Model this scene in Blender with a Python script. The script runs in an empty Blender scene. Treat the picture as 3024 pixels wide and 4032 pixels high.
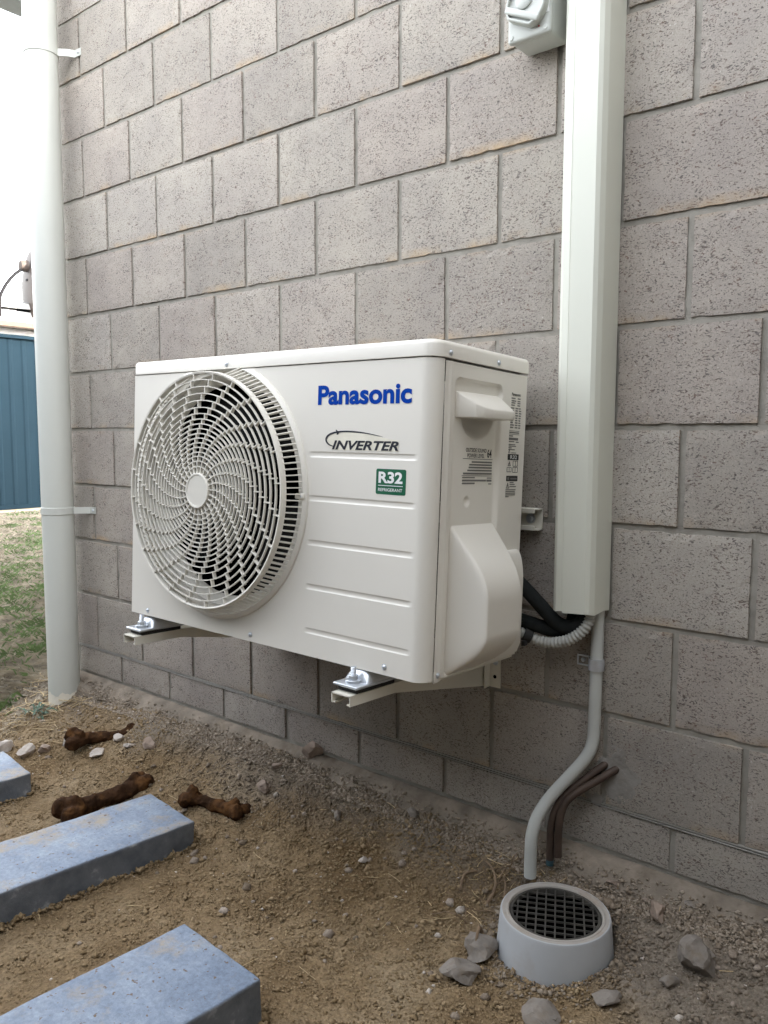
import bpy, bmesh, math, random
import numpy as np
from mathutils import Vector, Matrix, Euler, noise as mnoise

random.seed(7)
rng = np.random.default_rng(7)
R = math.radians
scene = bpy.context.scene
COL = scene.collection

# ------------------------------------------------------------------ camera
cd = bpy.data.cameras.new('camera')
cam = bpy.data.objects.new('camera', cd)
COL.objects.link(cam)
cd.sensor_fit = 'VERTICAL'
cd.sensor_height = 36.0
cd.sensor_width = 27.0
cd.lens = 3167.42 / 4032 * 36
cd.clip_start = 0.02
cd.clip_end = 2000
pitch, roll, yaw = -0.0960613, 0.0019138, -0.686938
fwd = Vector((math.sin(yaw) * math.cos(pitch), math.cos(yaw) * math.cos(pitch), math.sin(pitch)))
rgt = Vector((math.cos(yaw), -math.sin(yaw), 0))
upv = rgt.cross(fwd)
r2 = rgt * math.cos(roll) + upv * math.sin(roll)
u2 = upv * math.cos(roll) - rgt * math.sin(roll)
cam.matrix_world = Matrix(((r2.x, u2.x, -fwd.x, 0.46583), (r2.y, u2.y, -fwd.y, -1.34751),
                           (r2.z, u2.z, -fwd.z, 0.84153), (0, 0, 0, 1)))
scene.camera = cam

# ------------------------------------------------------------------ sky, sun, exposure
SUN_EL, SUN_AZ = R(18.3), R(70)          # azimuth clockwise from +Y: the sun stands low behind the house
world = bpy.data.worlds.new('World')
scene.world = world
world.use_nodes = True
wn = world.node_tree.nodes
wl = world.node_tree.links
bg = wn['Background']
sky = wn.new('ShaderNodeTexSky')
sky.sky_type = 'NISHITA'
sky.sun_disc = False
sky.sun_elevation = SUN_EL
sky.sun_rotation = SUN_AZ
sky.air_density = 1.0
sky.dust_density = 2.5
sky.ozone_density = 0.6
hsv = wn.new('ShaderNodeHueSaturation')      # thin high cloud: a paler sky than clear air gives
hsv.inputs['Saturation'].default_value = 0.22
wl.new(sky.outputs['Color'], hsv.inputs['Color'])
wl.new(hsv.outputs['Color'], bg.inputs['Color'])
bg.inputs['Strength'].default_value = 0.15
sd = bpy.data.lights.new('sun', 'SUN')
sd.energy = 3.0
sd.angle = R(0.5)
sd.color = (1.0, 0.93, 0.82)
sun = bpy.data.objects.new('sun', sd)
COL.objects.link(sun)
to_sun = Vector((math.sin(SUN_AZ) * math.cos(SUN_EL), math.cos(SUN_AZ) * math.cos(SUN_EL), math.sin(SUN_EL)))
sun.rotation_euler = to_sun.to_track_quat('Z', 'Y').to_euler()
sun.location = to_sun * 30
vs = scene.view_settings
vs.view_transform = 'Standard'
vs.look = 'None'
vs.exposure = 3.68
vs.gamma = 1.0
vs.use_curve_mapping = False
scene.cycles.use_denoising = True
scene.cycles.max_bounces = 6
scene.cycles.diffuse_bounces = 3
scene.cycles.glossy_bounces = 3
scene.cycles.use_adaptive_sampling = True
scene.cycles.adaptive_threshold = 0.02

# ------------------------------------------------------------------ helpers
def tag(o, label=None, cat=None, group=None, kind=None):
    if label: o['label'] = label
    if cat: o['category'] = cat
    if group: o['group'] = group
    if kind: o['kind'] = kind
    return o

def link(name, me, mat=None, parent=None):
    o = bpy.data.objects.new(name, me)
    COL.objects.link(o)
    if mat is not None and not me.materials:
        me.materials.append(mat)
    if parent is not None:
        o.parent = parent
    return o

def mesh(name, verts, faces, mat=None, parent=None, smooth=False, auto=None):
    me = bpy.data.meshes.new(name)
    me.from_pydata([tuple(v) for v in verts], [], faces)
    bm = bmesh.new(); bm.from_mesh(me)
    bmesh.ops.recalc_face_normals(bm, faces=bm.faces)
    if auto is not None:
        for f in bm.faces: f.smooth = True
        for e in bm.edges:
            if len(e.link_faces) == 2 and e.calc_face_angle(0) > R(auto): e.smooth = False
    bm.to_mesh(me); bm.free()
    if smooth:
        me.polygons.foreach_set('use_smooth', [True] * len(me.polygons))
    return link(name, me, mat, parent)

def bmobj(name, bm, mat, parent=None, auto=40):
    bmesh.ops.recalc_face_normals(bm, faces=bm.faces)
    if auto is not None:
        for f in bm.faces: f.smooth = True
        for e in bm.edges:
            if len(e.link_faces) == 2 and e.calc_face_angle(0) > R(auto): e.smooth = False
    me = bpy.data.meshes.new(name)
    bm.to_mesh(me); bm.free()
    return link(name, me, mat, parent)

def empty(name, loc=(0, 0, 0), rot=(0, 0, 0)):
    o = bpy.data.objects.new(name, None)
    COL.objects.link(o)
    o.location = loc; o.rotation_euler = rot
    o.empty_display_size = 0.05
    return o

def bx(bm, x0, x1, y0, y1, z0, z1, bev=0.0, seg=2):
    vs_ = [bm.verts.new(c) for c in ((x0, y0, z0), (x1, y0, z0), (x1, y1, z0), (x0, y1, z0),
                                     (x0, y0, z1), (x1, y0, z1), (x1, y1, z1), (x0, y1, z1))]
    fs = [bm.faces.new([vs_[i] for i in q]) for q in ((0, 3, 2, 1), (4, 5, 6, 7), (0, 1, 5, 4), (1, 2, 6, 5), (2, 3, 7, 6), (3, 0, 4, 7))]
    if bev:
        es = list({e for f in fs for e in f.edges})
        bmesh.ops.bevel(bm, geom=es, offset=bev, segments=seg, affect='EDGES', profile=0.5)

def box(name, b, mat, parent=None, bev=0.0, seg=2):
    bm = bmesh.new(); bx(bm, *b, bev, seg)
    return bmobj(name, bm, mat, parent)

def smooth_path(pts, n=8):
    P = [Vector(p) for p in pts]
    out = []
    for i in range(len(P) - 1):
        p0 = P[max(i - 1, 0)]; p1 = P[i]; p2 = P[i + 1]; p3 = P[min(i + 2, len(P) - 1)]
        for k in range(n):
            t = k / n
            out.append(0.5 * ((2 * p1) + (p2 - p0) * t + (2 * p0 - 5 * p1 + 4 * p2 - p3) * t * t + (3 * p1 - p0 - 3 * p2 + p3) * t ** 3))
    out.append(P[-1])
    return out

def tube(bm, path, rad, seg=12, cap=True, hollow=None):
    path = [Vector(p) for p in path]
    n = len(path)
    rings = []
    prev = None
    for i, p in enumerate(path):
        t = (path[min(i + 1, n - 1)] - path[max(i - 1, 0)]).normalized()
        if prev is None:
            a = Vector((0, 0, 1)) if abs(t.z) < 0.9 else Vector((1, 0, 0))
            prev = (a - t * a.dot(t)).normalized()
        else:
            prev = (prev - t * prev.dot(t)).normalized()
        b = t.cross(prev)
        r = rad[i] if hasattr(rad, '__len__') else rad
        rings.append([bm.verts.new(p + (prev * math.cos(2 * math.pi * k / seg) + b * math.sin(2 * math.pi * k / seg)) * r) for k in range(seg)])
    for i in range(n - 1):
        for k in range(seg):
            bm.faces.new((rings[i][k], rings[i][(k + 1) % seg], rings[i + 1][(k + 1) % seg], rings[i + 1][k]))
    if cap:
        bm.faces.new(rings[0][::-1]); bm.faces.new(rings[-1])
    return rings

def tubeobj(name, path, rad, mat, parent=None, seg=12, cap=True):
    bm = bmesh.new(); tube(bm, path, rad, seg, cap)
    return bmobj(name, bm, mat, parent, auto=50)

def lathe(bm, prof, seg=48, centre=(0, 0, 0), axis='z', clampz=None, closed=False):
    """prof: list of (radius, height) revolved about the axis."""
    cx, cy, cz = centre
    rings = []
    for r, h in prof:
        ring = []
        for k in range(seg):
            a = 2 * math.pi * k / seg
            if axis == 'z': v = [cx + r * math.cos(a), cy + r * math.sin(a), cz + h]
            else: v = [cx + r * math.cos(a), cy + h, cz + r * math.sin(a)]
            if clampz is not None: v[2] = min(v[2], clampz)
            ring.append(bm.verts.new(v))
        rings.append(ring)
    m = len(rings)
    for i in range(m if closed else m - 1):
        A = rings[i]; B = rings[(i + 1) % m]
        for k in range(seg):
            bm.faces.new((A[k], A[(k + 1) % seg], B[(k + 1) % seg], B[k]))
    return rings

# ------------------------------------------------------------------ materials
def newmat(name):
    m = bpy.data.materials.new(name); m.use_nodes = True
    return m, m.node_tree.nodes, m.node_tree.links, m.node_tree.nodes['Principled BSDF']

def nz(n, l, scale, detail=4, rough=0.6, vec=None, sc=None):
    t = n.new('ShaderNodeTexNoise')
    t.inputs['Scale'].default_value = scale
    t.inputs['Detail'].default_value = detail
    t.inputs['Roughness'].default_value = rough
    if vec is not None:
        if sc is not None:
            mp = n.new('ShaderNodeMapping'); mp.inputs['Scale'].default_value = sc
            l.new(vec, mp.inputs['Vector']); vec = mp.outputs['Vector']
        l.new(vec, t.inputs['Vector'])
    return t

def ramp(n, l, src, stops):
    r = n.new('ShaderNodeValToRGB')
    e = r.color_ramp.elements
    while len(e) < len(stops): e.new(0.5)
    for el, (p, c) in zip(e, stops):
        el.position = p
        el.color = (c, c, c, 1) if not hasattr(c, '__len__') else (*c, 1)
    l.new(src, r.inputs['Fac'])
    return r

def mix(n, l, fac, a, b, blend='MIX'):
    m = n.new('ShaderNodeMix'); m.data_type = 'RGBA'; m.blend_type = blend
    for s, v in ((0, fac), (6, a), (7, b)):
        if hasattr(v, 'is_linked'): l.new(v, m.inputs[s])
        elif s == 0: m.inputs[s].default_value = v
        else: m.inputs[s].default_value = (*v, 1)
    return m.outputs[2]

def bump(n, l, height, strength, dist, bsdf, normal=None):
    b = n.new('ShaderNodeBump')
    b.inputs['Strength'].default_value = strength
    b.inputs['Distance'].default_value = dist
    l.new(height, b.inputs['Height'])
    if normal is not None: l.new(normal, b.inputs['Normal'])
    if bsdf is not None: l.new(b.outputs['Normal'], bsdf.inputs['Normal'])
    return b.outputs['Normal']

def plain(name, col, rough=0.5, metal=0.0, var=0.06, scale=30, bumps=0.0, bscale=200, spec=0.5, dirt=None, dirtamt=0.25, dscale=8):
    m, n, l, b = newmat(name)
    g = n.new('ShaderNodeNewGeometry')
    t = nz(n, l, scale, 4, 0.6, g.outputs['Position'])
    lo = [max(0, c * (1 - var)) for c in col]; hi = [min(1, c * (1 + var)) for c in col]
    r = ramp(n, l, t.outputs['Fac'], ((0.3, lo), (0.7, hi)))
    c = r.outputs['Color']
    if dirt:
        t2 = nz(n, l, dscale, 6, 0.65, g.outputs['Position'])
        r2_ = ramp(n, l, t2.outputs['Fac'], ((0.5, 0.0), (0.75, dirtamt)))
        c = mix(n, l, r2_.outputs['Color'], c, dirt)
    l.new(c, b.inputs['Base Color'])
    b.inputs['Roughness'].default_value = rough
    b.inputs['Metallic'].default_value = metal
    b.inputs['Specular IOR Level'].default_value = spec
    if bumps:
        t3 = nz(n, l, bscale, 3, 0.6, g.outputs['Position'])
        bump(n, l, t3.outputs['Fac'], bumps, 0.002, b)
    return m

def block_material():
    m, n, l, b = newmat('concrete_block')
    g = n.new('ShaderNodeNewGeometry'); P = g.outputs['Position']
    oi = n.new('ShaderNodeObjectInfo')
    tc = n.new('ShaderNodeTexCoord')
    base = ramp(n, l, oi.outputs['Random'], ((0.0, (0.322, 0.293, 0.260)), (0.3, (0.378, 0.347, 0.306)), (0.65, (0.360, 0.321, 0.286)), (1.0, (0.404, 0.373, 0.332))))
    big = nz(n, l, 5, 5, 0.6, P)
    bigr = ramp(n, l, big.outputs['Fac'], ((0.3, (0.86, 0.85, 0.86)), (0.7, (1.10, 1.09, 1.06))))
    c = mix(n, l, 1.0, base.outputs['Color'], bigr.outputs['Color'], 'MULTIPLY')
    fine = nz(n, l, 420, 3, 0.7, P)
    finer = ramp(n, l, fine.outputs['Fac'], ((0.3, 0.84), (0.7, 1.13)))
    c = mix(n, l, 1.0, c, finer.outputs['Color'], 'MULTIPLY')
    # drag pits: short open dashes lying along the course
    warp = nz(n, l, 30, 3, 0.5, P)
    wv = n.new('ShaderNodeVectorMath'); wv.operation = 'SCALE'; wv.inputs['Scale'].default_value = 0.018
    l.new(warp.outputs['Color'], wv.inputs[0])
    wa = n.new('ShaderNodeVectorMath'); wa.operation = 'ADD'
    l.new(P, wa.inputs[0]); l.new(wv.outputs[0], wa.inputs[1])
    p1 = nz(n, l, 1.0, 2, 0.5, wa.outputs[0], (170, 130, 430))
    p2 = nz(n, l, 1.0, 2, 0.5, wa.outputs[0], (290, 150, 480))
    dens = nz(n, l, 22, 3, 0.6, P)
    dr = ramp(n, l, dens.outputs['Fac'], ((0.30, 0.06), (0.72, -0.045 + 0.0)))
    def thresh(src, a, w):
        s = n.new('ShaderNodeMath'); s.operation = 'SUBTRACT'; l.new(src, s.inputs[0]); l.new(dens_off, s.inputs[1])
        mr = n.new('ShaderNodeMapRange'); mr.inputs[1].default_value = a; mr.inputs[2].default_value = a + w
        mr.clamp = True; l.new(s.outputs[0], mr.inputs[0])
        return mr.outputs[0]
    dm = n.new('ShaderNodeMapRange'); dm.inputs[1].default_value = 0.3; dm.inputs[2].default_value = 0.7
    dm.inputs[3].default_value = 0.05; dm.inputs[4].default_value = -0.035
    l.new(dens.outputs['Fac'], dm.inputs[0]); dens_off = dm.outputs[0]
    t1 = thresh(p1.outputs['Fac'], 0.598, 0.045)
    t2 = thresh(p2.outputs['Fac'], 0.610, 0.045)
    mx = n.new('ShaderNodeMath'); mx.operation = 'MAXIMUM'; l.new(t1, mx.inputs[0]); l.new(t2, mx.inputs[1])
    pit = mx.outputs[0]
    # dark shade of the pits painted into the colour, with some reddish aggregate grains
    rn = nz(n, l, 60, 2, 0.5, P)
    pit_shade_grain = ramp(n, l, rn.outputs['Fac'], ((0.4, (0.09, 0.08, 0.078)), (0.62, (0.13, 0.085, 0.072)), (0.75, (0.20, 0.11, 0.085))))
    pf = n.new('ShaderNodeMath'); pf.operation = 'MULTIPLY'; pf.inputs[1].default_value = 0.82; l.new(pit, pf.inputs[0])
    c = mix(n, l, pf.outputs[0], c, pit_shade_grain.outputs['Color'])
    # pale specks
    sp = nz(n, l, 260, 1, 0.5, P)
    spr = ramp(n, l, sp.outputs['Fac'], ((0.72, 0.0), (0.76, 0.5)))
    c = mix(n, l, spr.outputs['Color'], c, (0.6, 0.57, 0.52))
    # ochre staining along some lower arrises
    sx = n.new('ShaderNodeSeparateXYZ'); l.new(tc.outputs['Object'], sx.inputs[0])
    ed = n.new('ShaderNodeMapRange'); ed.inputs[1].default_value = -0.081; ed.inputs[2].default_value = -0.062
    ed.inputs[3].default_value = 1; ed.inputs[4].default_value = 0; l.new(sx.outputs['Z'], ed.inputs[0])
    ed2 = n.new('ShaderNodeMapRange'); ed2.inputs[1].default_value = 0.071; ed2.inputs[2].default_value = 0.081
    ed2.inputs[3].default_value = 0; ed2.inputs[4].default_value = 0.45; l.new(sx.outputs['Z'], ed2.inputs[0])
    emax = n.new('ShaderNodeMath'); emax.operation = 'MAXIMUM'; l.new(ed.outputs[0], emax.inputs[0]); l.new(ed2.outputs[0], emax.inputs[1])
    st = nz(n, l, 7, 5, 0.7, P)
    str_ = ramp(n, l, st.outputs['Fac'], ((0.5, 0.0), (0.68, 0.8)))
    em = n.new('ShaderNodeMath'); em.operation = 'MULTIPLY'; l.new(emax.outputs[0], em.inputs[0]); l.new(str_.outputs['Color'], em.inputs[1])
    c = mix(n, l, em.outputs[0], c, (0.50, 0.36, 0.22))
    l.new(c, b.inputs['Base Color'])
    b.inputs['Roughness'].default_value = 0.92
    b.inputs['Specular IOR Level'].default_value = 0.2
    inv = n.new('ShaderNodeMath'); inv.operation = 'SUBTRACT'; inv.inputs[0].default_value = 1.0; l.new(pit, inv.inputs[1])
    n1 = bump(n, l, fine.outputs['Fac'], 0.35, 0.0012, None)
    bump(n, l, inv.outputs[0], 0.45, 0.002, b, n1)
    return m

def soil_material():
    m, n, l, b = newmat('soil')
    g = n.new('ShaderNodeNewGeometry'); P = g.outputs['Position']
    sep = n.new('ShaderNodeSeparateXYZ'); l.new(P, sep.inputs[0])
    big = nz(n, l, 2.4, 6, 0.62, P)
    sand = ramp(n, l, big.outputs['Fac'], ((0.38, (0.148, 0.096, 0.048)), (0.5, (0.238, 0.167, 0.094)), (0.62, (0.310, 0.234, 0.146))))
    grey = ramp(n, l, big.outputs['Fac'], ((0.32, (0.140, 0.110, 0.080)), (0.68, (0.245, 0.205, 0.162))))
    # grey builder's rubble along the wall and to the right of the drain, yellow sand further out
    yn = nz(n, l, 5, 4, 0.6, P)
    ad = n.new('ShaderNodeMath'); ad.operation = 'MULTIPLY_ADD'; ad.inputs[1].default_value = 0.32; l.new(yn.outputs['Fac'], ad.inputs[0]); l.new(sep.outputs['Y'], ad.inputs[2])
    xr = n.new('ShaderNodeMath'); xr.operation = 'MULTIPLY_ADD'; xr.inputs[1].default_value = 0.34; l.new(sep.outputs['X'], xr.inputs[0]); l.new(ad.outputs[0], xr.inputs[2])
    mr = n.new('ShaderNodeMapRange'); mr.inputs[1].default_value = -0.16; mr.inputs[2].default_value = -0.02
    l.new(xr.outputs[0], mr.inputs[0])
    mrw = n.new('ShaderNodeMapRange'); mrw.inputs[1].default_value = -0.02; mrw.inputs[2].default_value = 0.10
    l.new(ad.outputs[0], mrw.inputs[0])
    mxx = n.new('ShaderNodeMath'); mxx.operation = 'MAXIMUM'; l.new(mr.outputs[0], mxx.inputs[0]); l.new(mrw.outputs[0], mxx.inputs[1])
    c = mix(n, l, mxx.outputs[0], sand.outputs['Color'], grey.outputs['Color'])
    # lawn thatch towards the far left
    lx = n.new('ShaderNodeMath'); lx.operation = 'MULTIPLY_ADD'; lx.inputs[1].default_value = 0.8; l.new(yn.outputs['Fac'], lx.inputs[0]); l.new(sep.outputs['X'], lx.inputs[2])
    lm = n.new('ShaderNodeMapRange'); lm.inputs[1].default_value = -1.42; lm.inputs[2].default_value = -1.72
    l.new(lx.outputs[0], lm.inputs[0])
    thn = nz(n, l, 14, 6, 0.7, P)
    th = ramp(n, l, thn.outputs['Fac'], ((0.3, (0.13, 0.10, 0.07)), (0.46, (0.29, 0.25, 0.19)), (0.6, (0.37, 0.325, 0.255)), (0.75, (0.24, 0.235, 0.15))))
    c = mix(n, l, lm.outputs[0], c, th.outputs['Color'])
    f1 = nz(n, l, 120, 5, 0.75, P)
    fr = ramp(n, l, f1.outputs['Fac'], ((0.3, 0.62), (0.7, 1.32)))
    c = mix(n, l, 1.0, c, fr.outputs['Color'], 'MULTIPLY')
    vo = n.new('ShaderNodeTexVoronoi'); vo.inputs['Scale'].default_value = 150; l.new(P, vo.inputs['Vector'])
    vr = ramp(n, l, vo.outputs['Distance'], ((0.0, 1.0), (0.55, 0.0)))
    l.new(c, b.inputs['Base Color'])
    b.inputs['Roughness'].default_value = 0.95
    b.inputs['Specular IOR Level'].default_value = 0.15
    n1 = bump(n, l, vr.outputs['Color'], 0.7, 0.004, None)
    bump(n, l, f1.outputs['Fac'], 0.9, 0.006, b, n1)
    return m

def crumb_material():
    m, n, l, b = newmat('soil_crumb')
    at = n.new('ShaderNodeAttribute'); at.attribute_name = 'tint'
    g = n.new('ShaderNodeNewGeometry')
    f1 = nz(n, l, 300, 3, 0.7, g.outputs['Position'])
    fr = ramp(n, l, f1.outputs['Fac'], ((0.3, 0.7), (0.7, 1.25)))
    c = mix(n, l, 1.0, at.outputs['Color'], fr.outputs['Color'], 'MULTIPLY')
    l.new(c, b.inputs['Base Color'])
    b.inputs['Roughness'].default_value = 0.95
    b.inputs['Specular IOR Level'].default_value = 0.15
    return m

def paver_material():
    m, n, l, b = newmat('paver_concrete')
    g = n.new('ShaderNodeNewGeometry'); P = g.outputs['Position']
    a = nz(n, l, 7, 8, 0.72, P)
    c = ramp(n, l, a.outputs['Fac'], ((0.30, (0.150, 0.190, 0.260)), (0.45, (0.200, 0.247, 0.325)), (0.56, (0.250, 0.298, 0.375)), (0.72, (0.345, 0.392, 0.46)))).outputs['Color']
    f = nz(n, l, 130, 5, 0.75, P)
    c = mix(n, l, 1.0, c, ramp(n, l, f.outputs['Fac'], ((0.3, 0.74), (0.7, 1.22))).outputs['Color'], 'MULTIPLY')
    # blue-grey concrete: flank shade and the top's sky tint put into colour; pale blotches
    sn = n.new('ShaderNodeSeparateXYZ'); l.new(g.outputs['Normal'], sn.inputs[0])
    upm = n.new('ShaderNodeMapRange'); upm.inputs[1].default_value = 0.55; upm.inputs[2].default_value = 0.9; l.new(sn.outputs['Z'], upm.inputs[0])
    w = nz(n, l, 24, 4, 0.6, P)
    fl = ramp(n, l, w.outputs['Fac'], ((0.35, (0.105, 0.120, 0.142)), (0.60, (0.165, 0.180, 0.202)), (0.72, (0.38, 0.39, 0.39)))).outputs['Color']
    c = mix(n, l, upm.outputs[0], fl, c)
    d = nz(n, l, 6.5, 8, 0.75, P)
    dr = ramp(n, l, d.outputs['Fac'], ((0.51, 0.0), (0.64, 0.8)))
    dm = n.new('ShaderNodeMath'); dm.operation = 'MULTIPLY'; l.new(upm.outputs[0], dm.inputs[0]); l.new(dr.outputs['Color'], dm.inputs[1])
    c = mix(n, l, dm.outputs[0], c, (0.37, 0.295, 0.20))
    s = nz(n, l, 95, 2, 0.6, P)
    sr = ramp(n, l, s.outputs['Fac'], ((0.655, 0.0), (0.70, 0.95)))
    dm2 = n.new('ShaderNodeMath'); dm2.operation = 'MULTIPLY'; l.new(upm.outputs[0], dm2.inputs[0]); l.new(sr.outputs['Color'], dm2.inputs[1])
    c = mix(n, l, dm2.outputs[0], c, (0.14, 0.095, 0.06))
    l.new(c, b.inputs['Base Color'])
    b.inputs['Roughness'].default_value = 0.6
    b.inputs['Specular IOR Level'].default_value = 0.4
    bump(n, l, f.outputs['Fac'], 0.5, 0.003, b)
    return m

M = {}
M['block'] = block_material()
M['mortar'] = plain('mortar', (0.300, 0.281, 0.245), 0.95, 0, 0.16, 26, 0.5, 350, 0.2, dirt=(0.17, 0.15, 0.13), dirtamt=0.5, dscale=5)
M['patch'] = plain('patching_mortar', (0.29, 0.272, 0.248), 0.95, 0, 0.2, 30, 0.8, 120, 0.2, dirt=(0.20, 0.18, 0.16), dirtamt=0.8, dscale=16)
M['footing'] = plain('footing_concrete', (0.215, 0.180, 0.143), 0.95, 0, 0.35, 16, 1.0, 90, 0.2, dirt=(0.125, 0.092, 0.060), dirtamt=0.9, dscale=11)
M['soil'] = soil_material()
M['crumb'] = crumb_material()
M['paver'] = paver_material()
M['ivory'] = plain('ivory_paint', (0.785, 0.750, 0.680), 0.34, 0, 0.012, 3, 0.02, 300, 0.5)
M['grille'] = plain('grille_plastic', (0.73, 0.70, 0.63), 0.38, 0, 0.015, 3, 0, 1, 0.5)
M['bracket'] = plain('bracket_powdercoat', (0.72, 0.69, 0.60), 0.42, 0, 0.02, 8, 0.04, 500, 0.5)
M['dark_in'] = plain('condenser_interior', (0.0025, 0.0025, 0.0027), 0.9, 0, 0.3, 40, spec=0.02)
M['fan'] = plain('fan_plastic', (0.010, 0.0098, 0.0095), 0.6, 0, 0.1, 20, spec=0.15)
M['zinc'] = plain('zinc_plate', (0.60, 0.63, 0.67), 0.30, 0.62, 0.08, 40, 0.05, 300)
M['rubber'] = plain('rubber', (0.018, 0.018, 0.018), 0.75)
M['foam'] = plain('pipe_insulation', (0.012, 0.014, 0.014), 0.9, 0, 0.2, 60, 0.4, 400, 0.2)
M['flex'] = plain('flexible_conduit', (0.40, 0.40, 0.37), 0.55)
M['pvc'] = plain('grey_pvc', (0.50, 0.51, 0.485), 0.42, 0, 0.03, 6, 0.0, 1, 0.5)
M['duct'] = plain('duct_pvc', (0.65, 0.655, 0.575), 0.48, 0, 0.015, 4, 0.0, 1, 0.5)
M['switch'] = plain('switch_plastic', (0.50, 0.515, 0.48), 0.45, 0, 0.02, 8)
M['white'] = plain('white_label', (0.85, 0.85, 0.84), 0.4)
M['downpipe'] = plain('downpipe_pvc', (0.54, 0.55, 0.51), 0.4, 0, 0.03, 3, 0.0, 1, 0.5)
M['bare_pvc'] = plain('unpainted_pvc', (0.74, 0.70, 0.61), 0.5)
M['copper'] = plain('tarnished_copper', (0.066, 0.043, 0.031), 0.6, 0.15, 0.25, 30)
M['verdigris'] = plain('blue_cap', (0.03, 0.075, 0.095), 0.5)
M['drain'] = plain('drain_pvc', (0.43, 0.44, 0.45), 0.5, 0, 0.04, 8, 0.03, 200, 0.4, dirt=(0.33, 0.25, 0.19), dirtamt=0.55, dscale=10)
M['drain_rim'] = plain('drain_rim_soiled', (0.37, 0.34, 0.305), 0.7, 0, 0.08, 12, 0.1, 200, 0.3, dirt=(0.28, 0.20, 0.14), dirtamt=0.9, dscale=14)
M['grate'] = plain('grate_plastic', (0.060, 0.056, 0.050), 0.85, 0, 0.3, 30, 0.1, 300, 0.1, dirt=(0.13, 0.115, 0.09), dirtamt=0.5, dscale=40)
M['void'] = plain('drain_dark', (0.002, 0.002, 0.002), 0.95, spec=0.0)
M['bone'] = plain('old_bone', (0.040, 0.020, 0.010), 0.9, 0, 0.6, 28, 0.8, 140, 0.08, dirt=(0.19, 0.088, 0.03), dirtamt=0.8, dscale=22)
M['stone_grey'] = plain('grey_stone', (0.215, 0.19, 0.165), 0.9, 0, 0.22, 40, 0.7, 140, 0.2, dirt=(0.17, 0.12, 0.07), dirtamt=0.6, dscale=30)
M['stone_pink'] = plain('pink_stone', (0.30, 0.235, 0.19), 0.9, 0, 0.18, 40, 0.6, 140, 0.2, dirt=(0.22, 0.15, 0.09), dirtamt=0.5, dscale=30)
M['stone_white'] = plain('pale_stone', (0.46, 0.41, 0.365), 0.85, 0, 0.15, 40, 0.6, 140, 0.2, dirt=(0.3, 0.22, 0.14), dirtamt=0.5, dscale=30)
M['straw'] = plain('dry_straw', (0.45, 0.34, 0.19), 0.8, 0, 0.35, 12)
M['thatch'] = plain('dry_thatch', (0.34, 0.295, 0.225), 0.85, 0, 0.4, 9)
M['root'] = plain('dry_root', (0.19, 0.13, 0.08), 0.85, 0, 0.3, 60)
M['leaf'] = plain('grass_blade', (0.135, 0.195, 0.075), 0.6, 0, 0.45, 5, 0, 1, 0.3)
M['weed'] = plain('weed_leaf', (0.06, 0.105, 0.06), 0.6, 0, 0.3, 30)
M['fence'] = plain('fence_steel', (0.017, 0.034, 0.047), 0.8, 0, 0.05, 2, spec=0.06)
M['plinth'] = plain('plinth_timber', (0.50, 0.42, 0.30), 0.85, 0, 0.12, 12)
M['render_white'] = plain('white_render', (0.80, 0.79, 0.77), 0.8)
M['brown'] = plain('brown_beam', (0.085, 0.050, 0.030), 0.8)
M['black'] = plain('black_steel_and_gap_shade', (0.005, 0.005, 0.006), 0.6, spec=0.1)
M['dish'] = plain('dish_shaded_beige', (0.075, 0.060, 0.053), 0.6, spec=0.2)  # beige darkened: the dish's shade is put into its base colour
M['gutter'] = plain('gutter_steel', (0.50, 0.55, 0.58), 0.45)
M['roof'] = plain('roof_steel', (0.30, 0.31, 0.32), 0.5)
M['blue_ink'] = plain('blue_print', (0.0, 0.046, 0.33), 0.6, spec=0.05)
M['navy_ink'] = plain('navy_print', (0.012, 0.013, 0.022), 0.5)
M['cream_print'] = plain('cream_print', (0.80, 0.76, 0.64), 0.4)
M['green_ink'] = plain('green_print', (0.0, 0.105, 0.045), 0.5)
M['black_ink'] = plain('black_print', (0.012, 0.012, 0.012), 0.5)
M['grey_ink'] = plain('grey_print', (0.16, 0.155, 0.145), 0.5)
M['red_ink'] = plain('red_print', (0.42, 0.03, 0.03), 0.5)
M['dpc'] = plain('damp_course_plastic', (0.33, 0.315, 0.285), 0.9)

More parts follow.
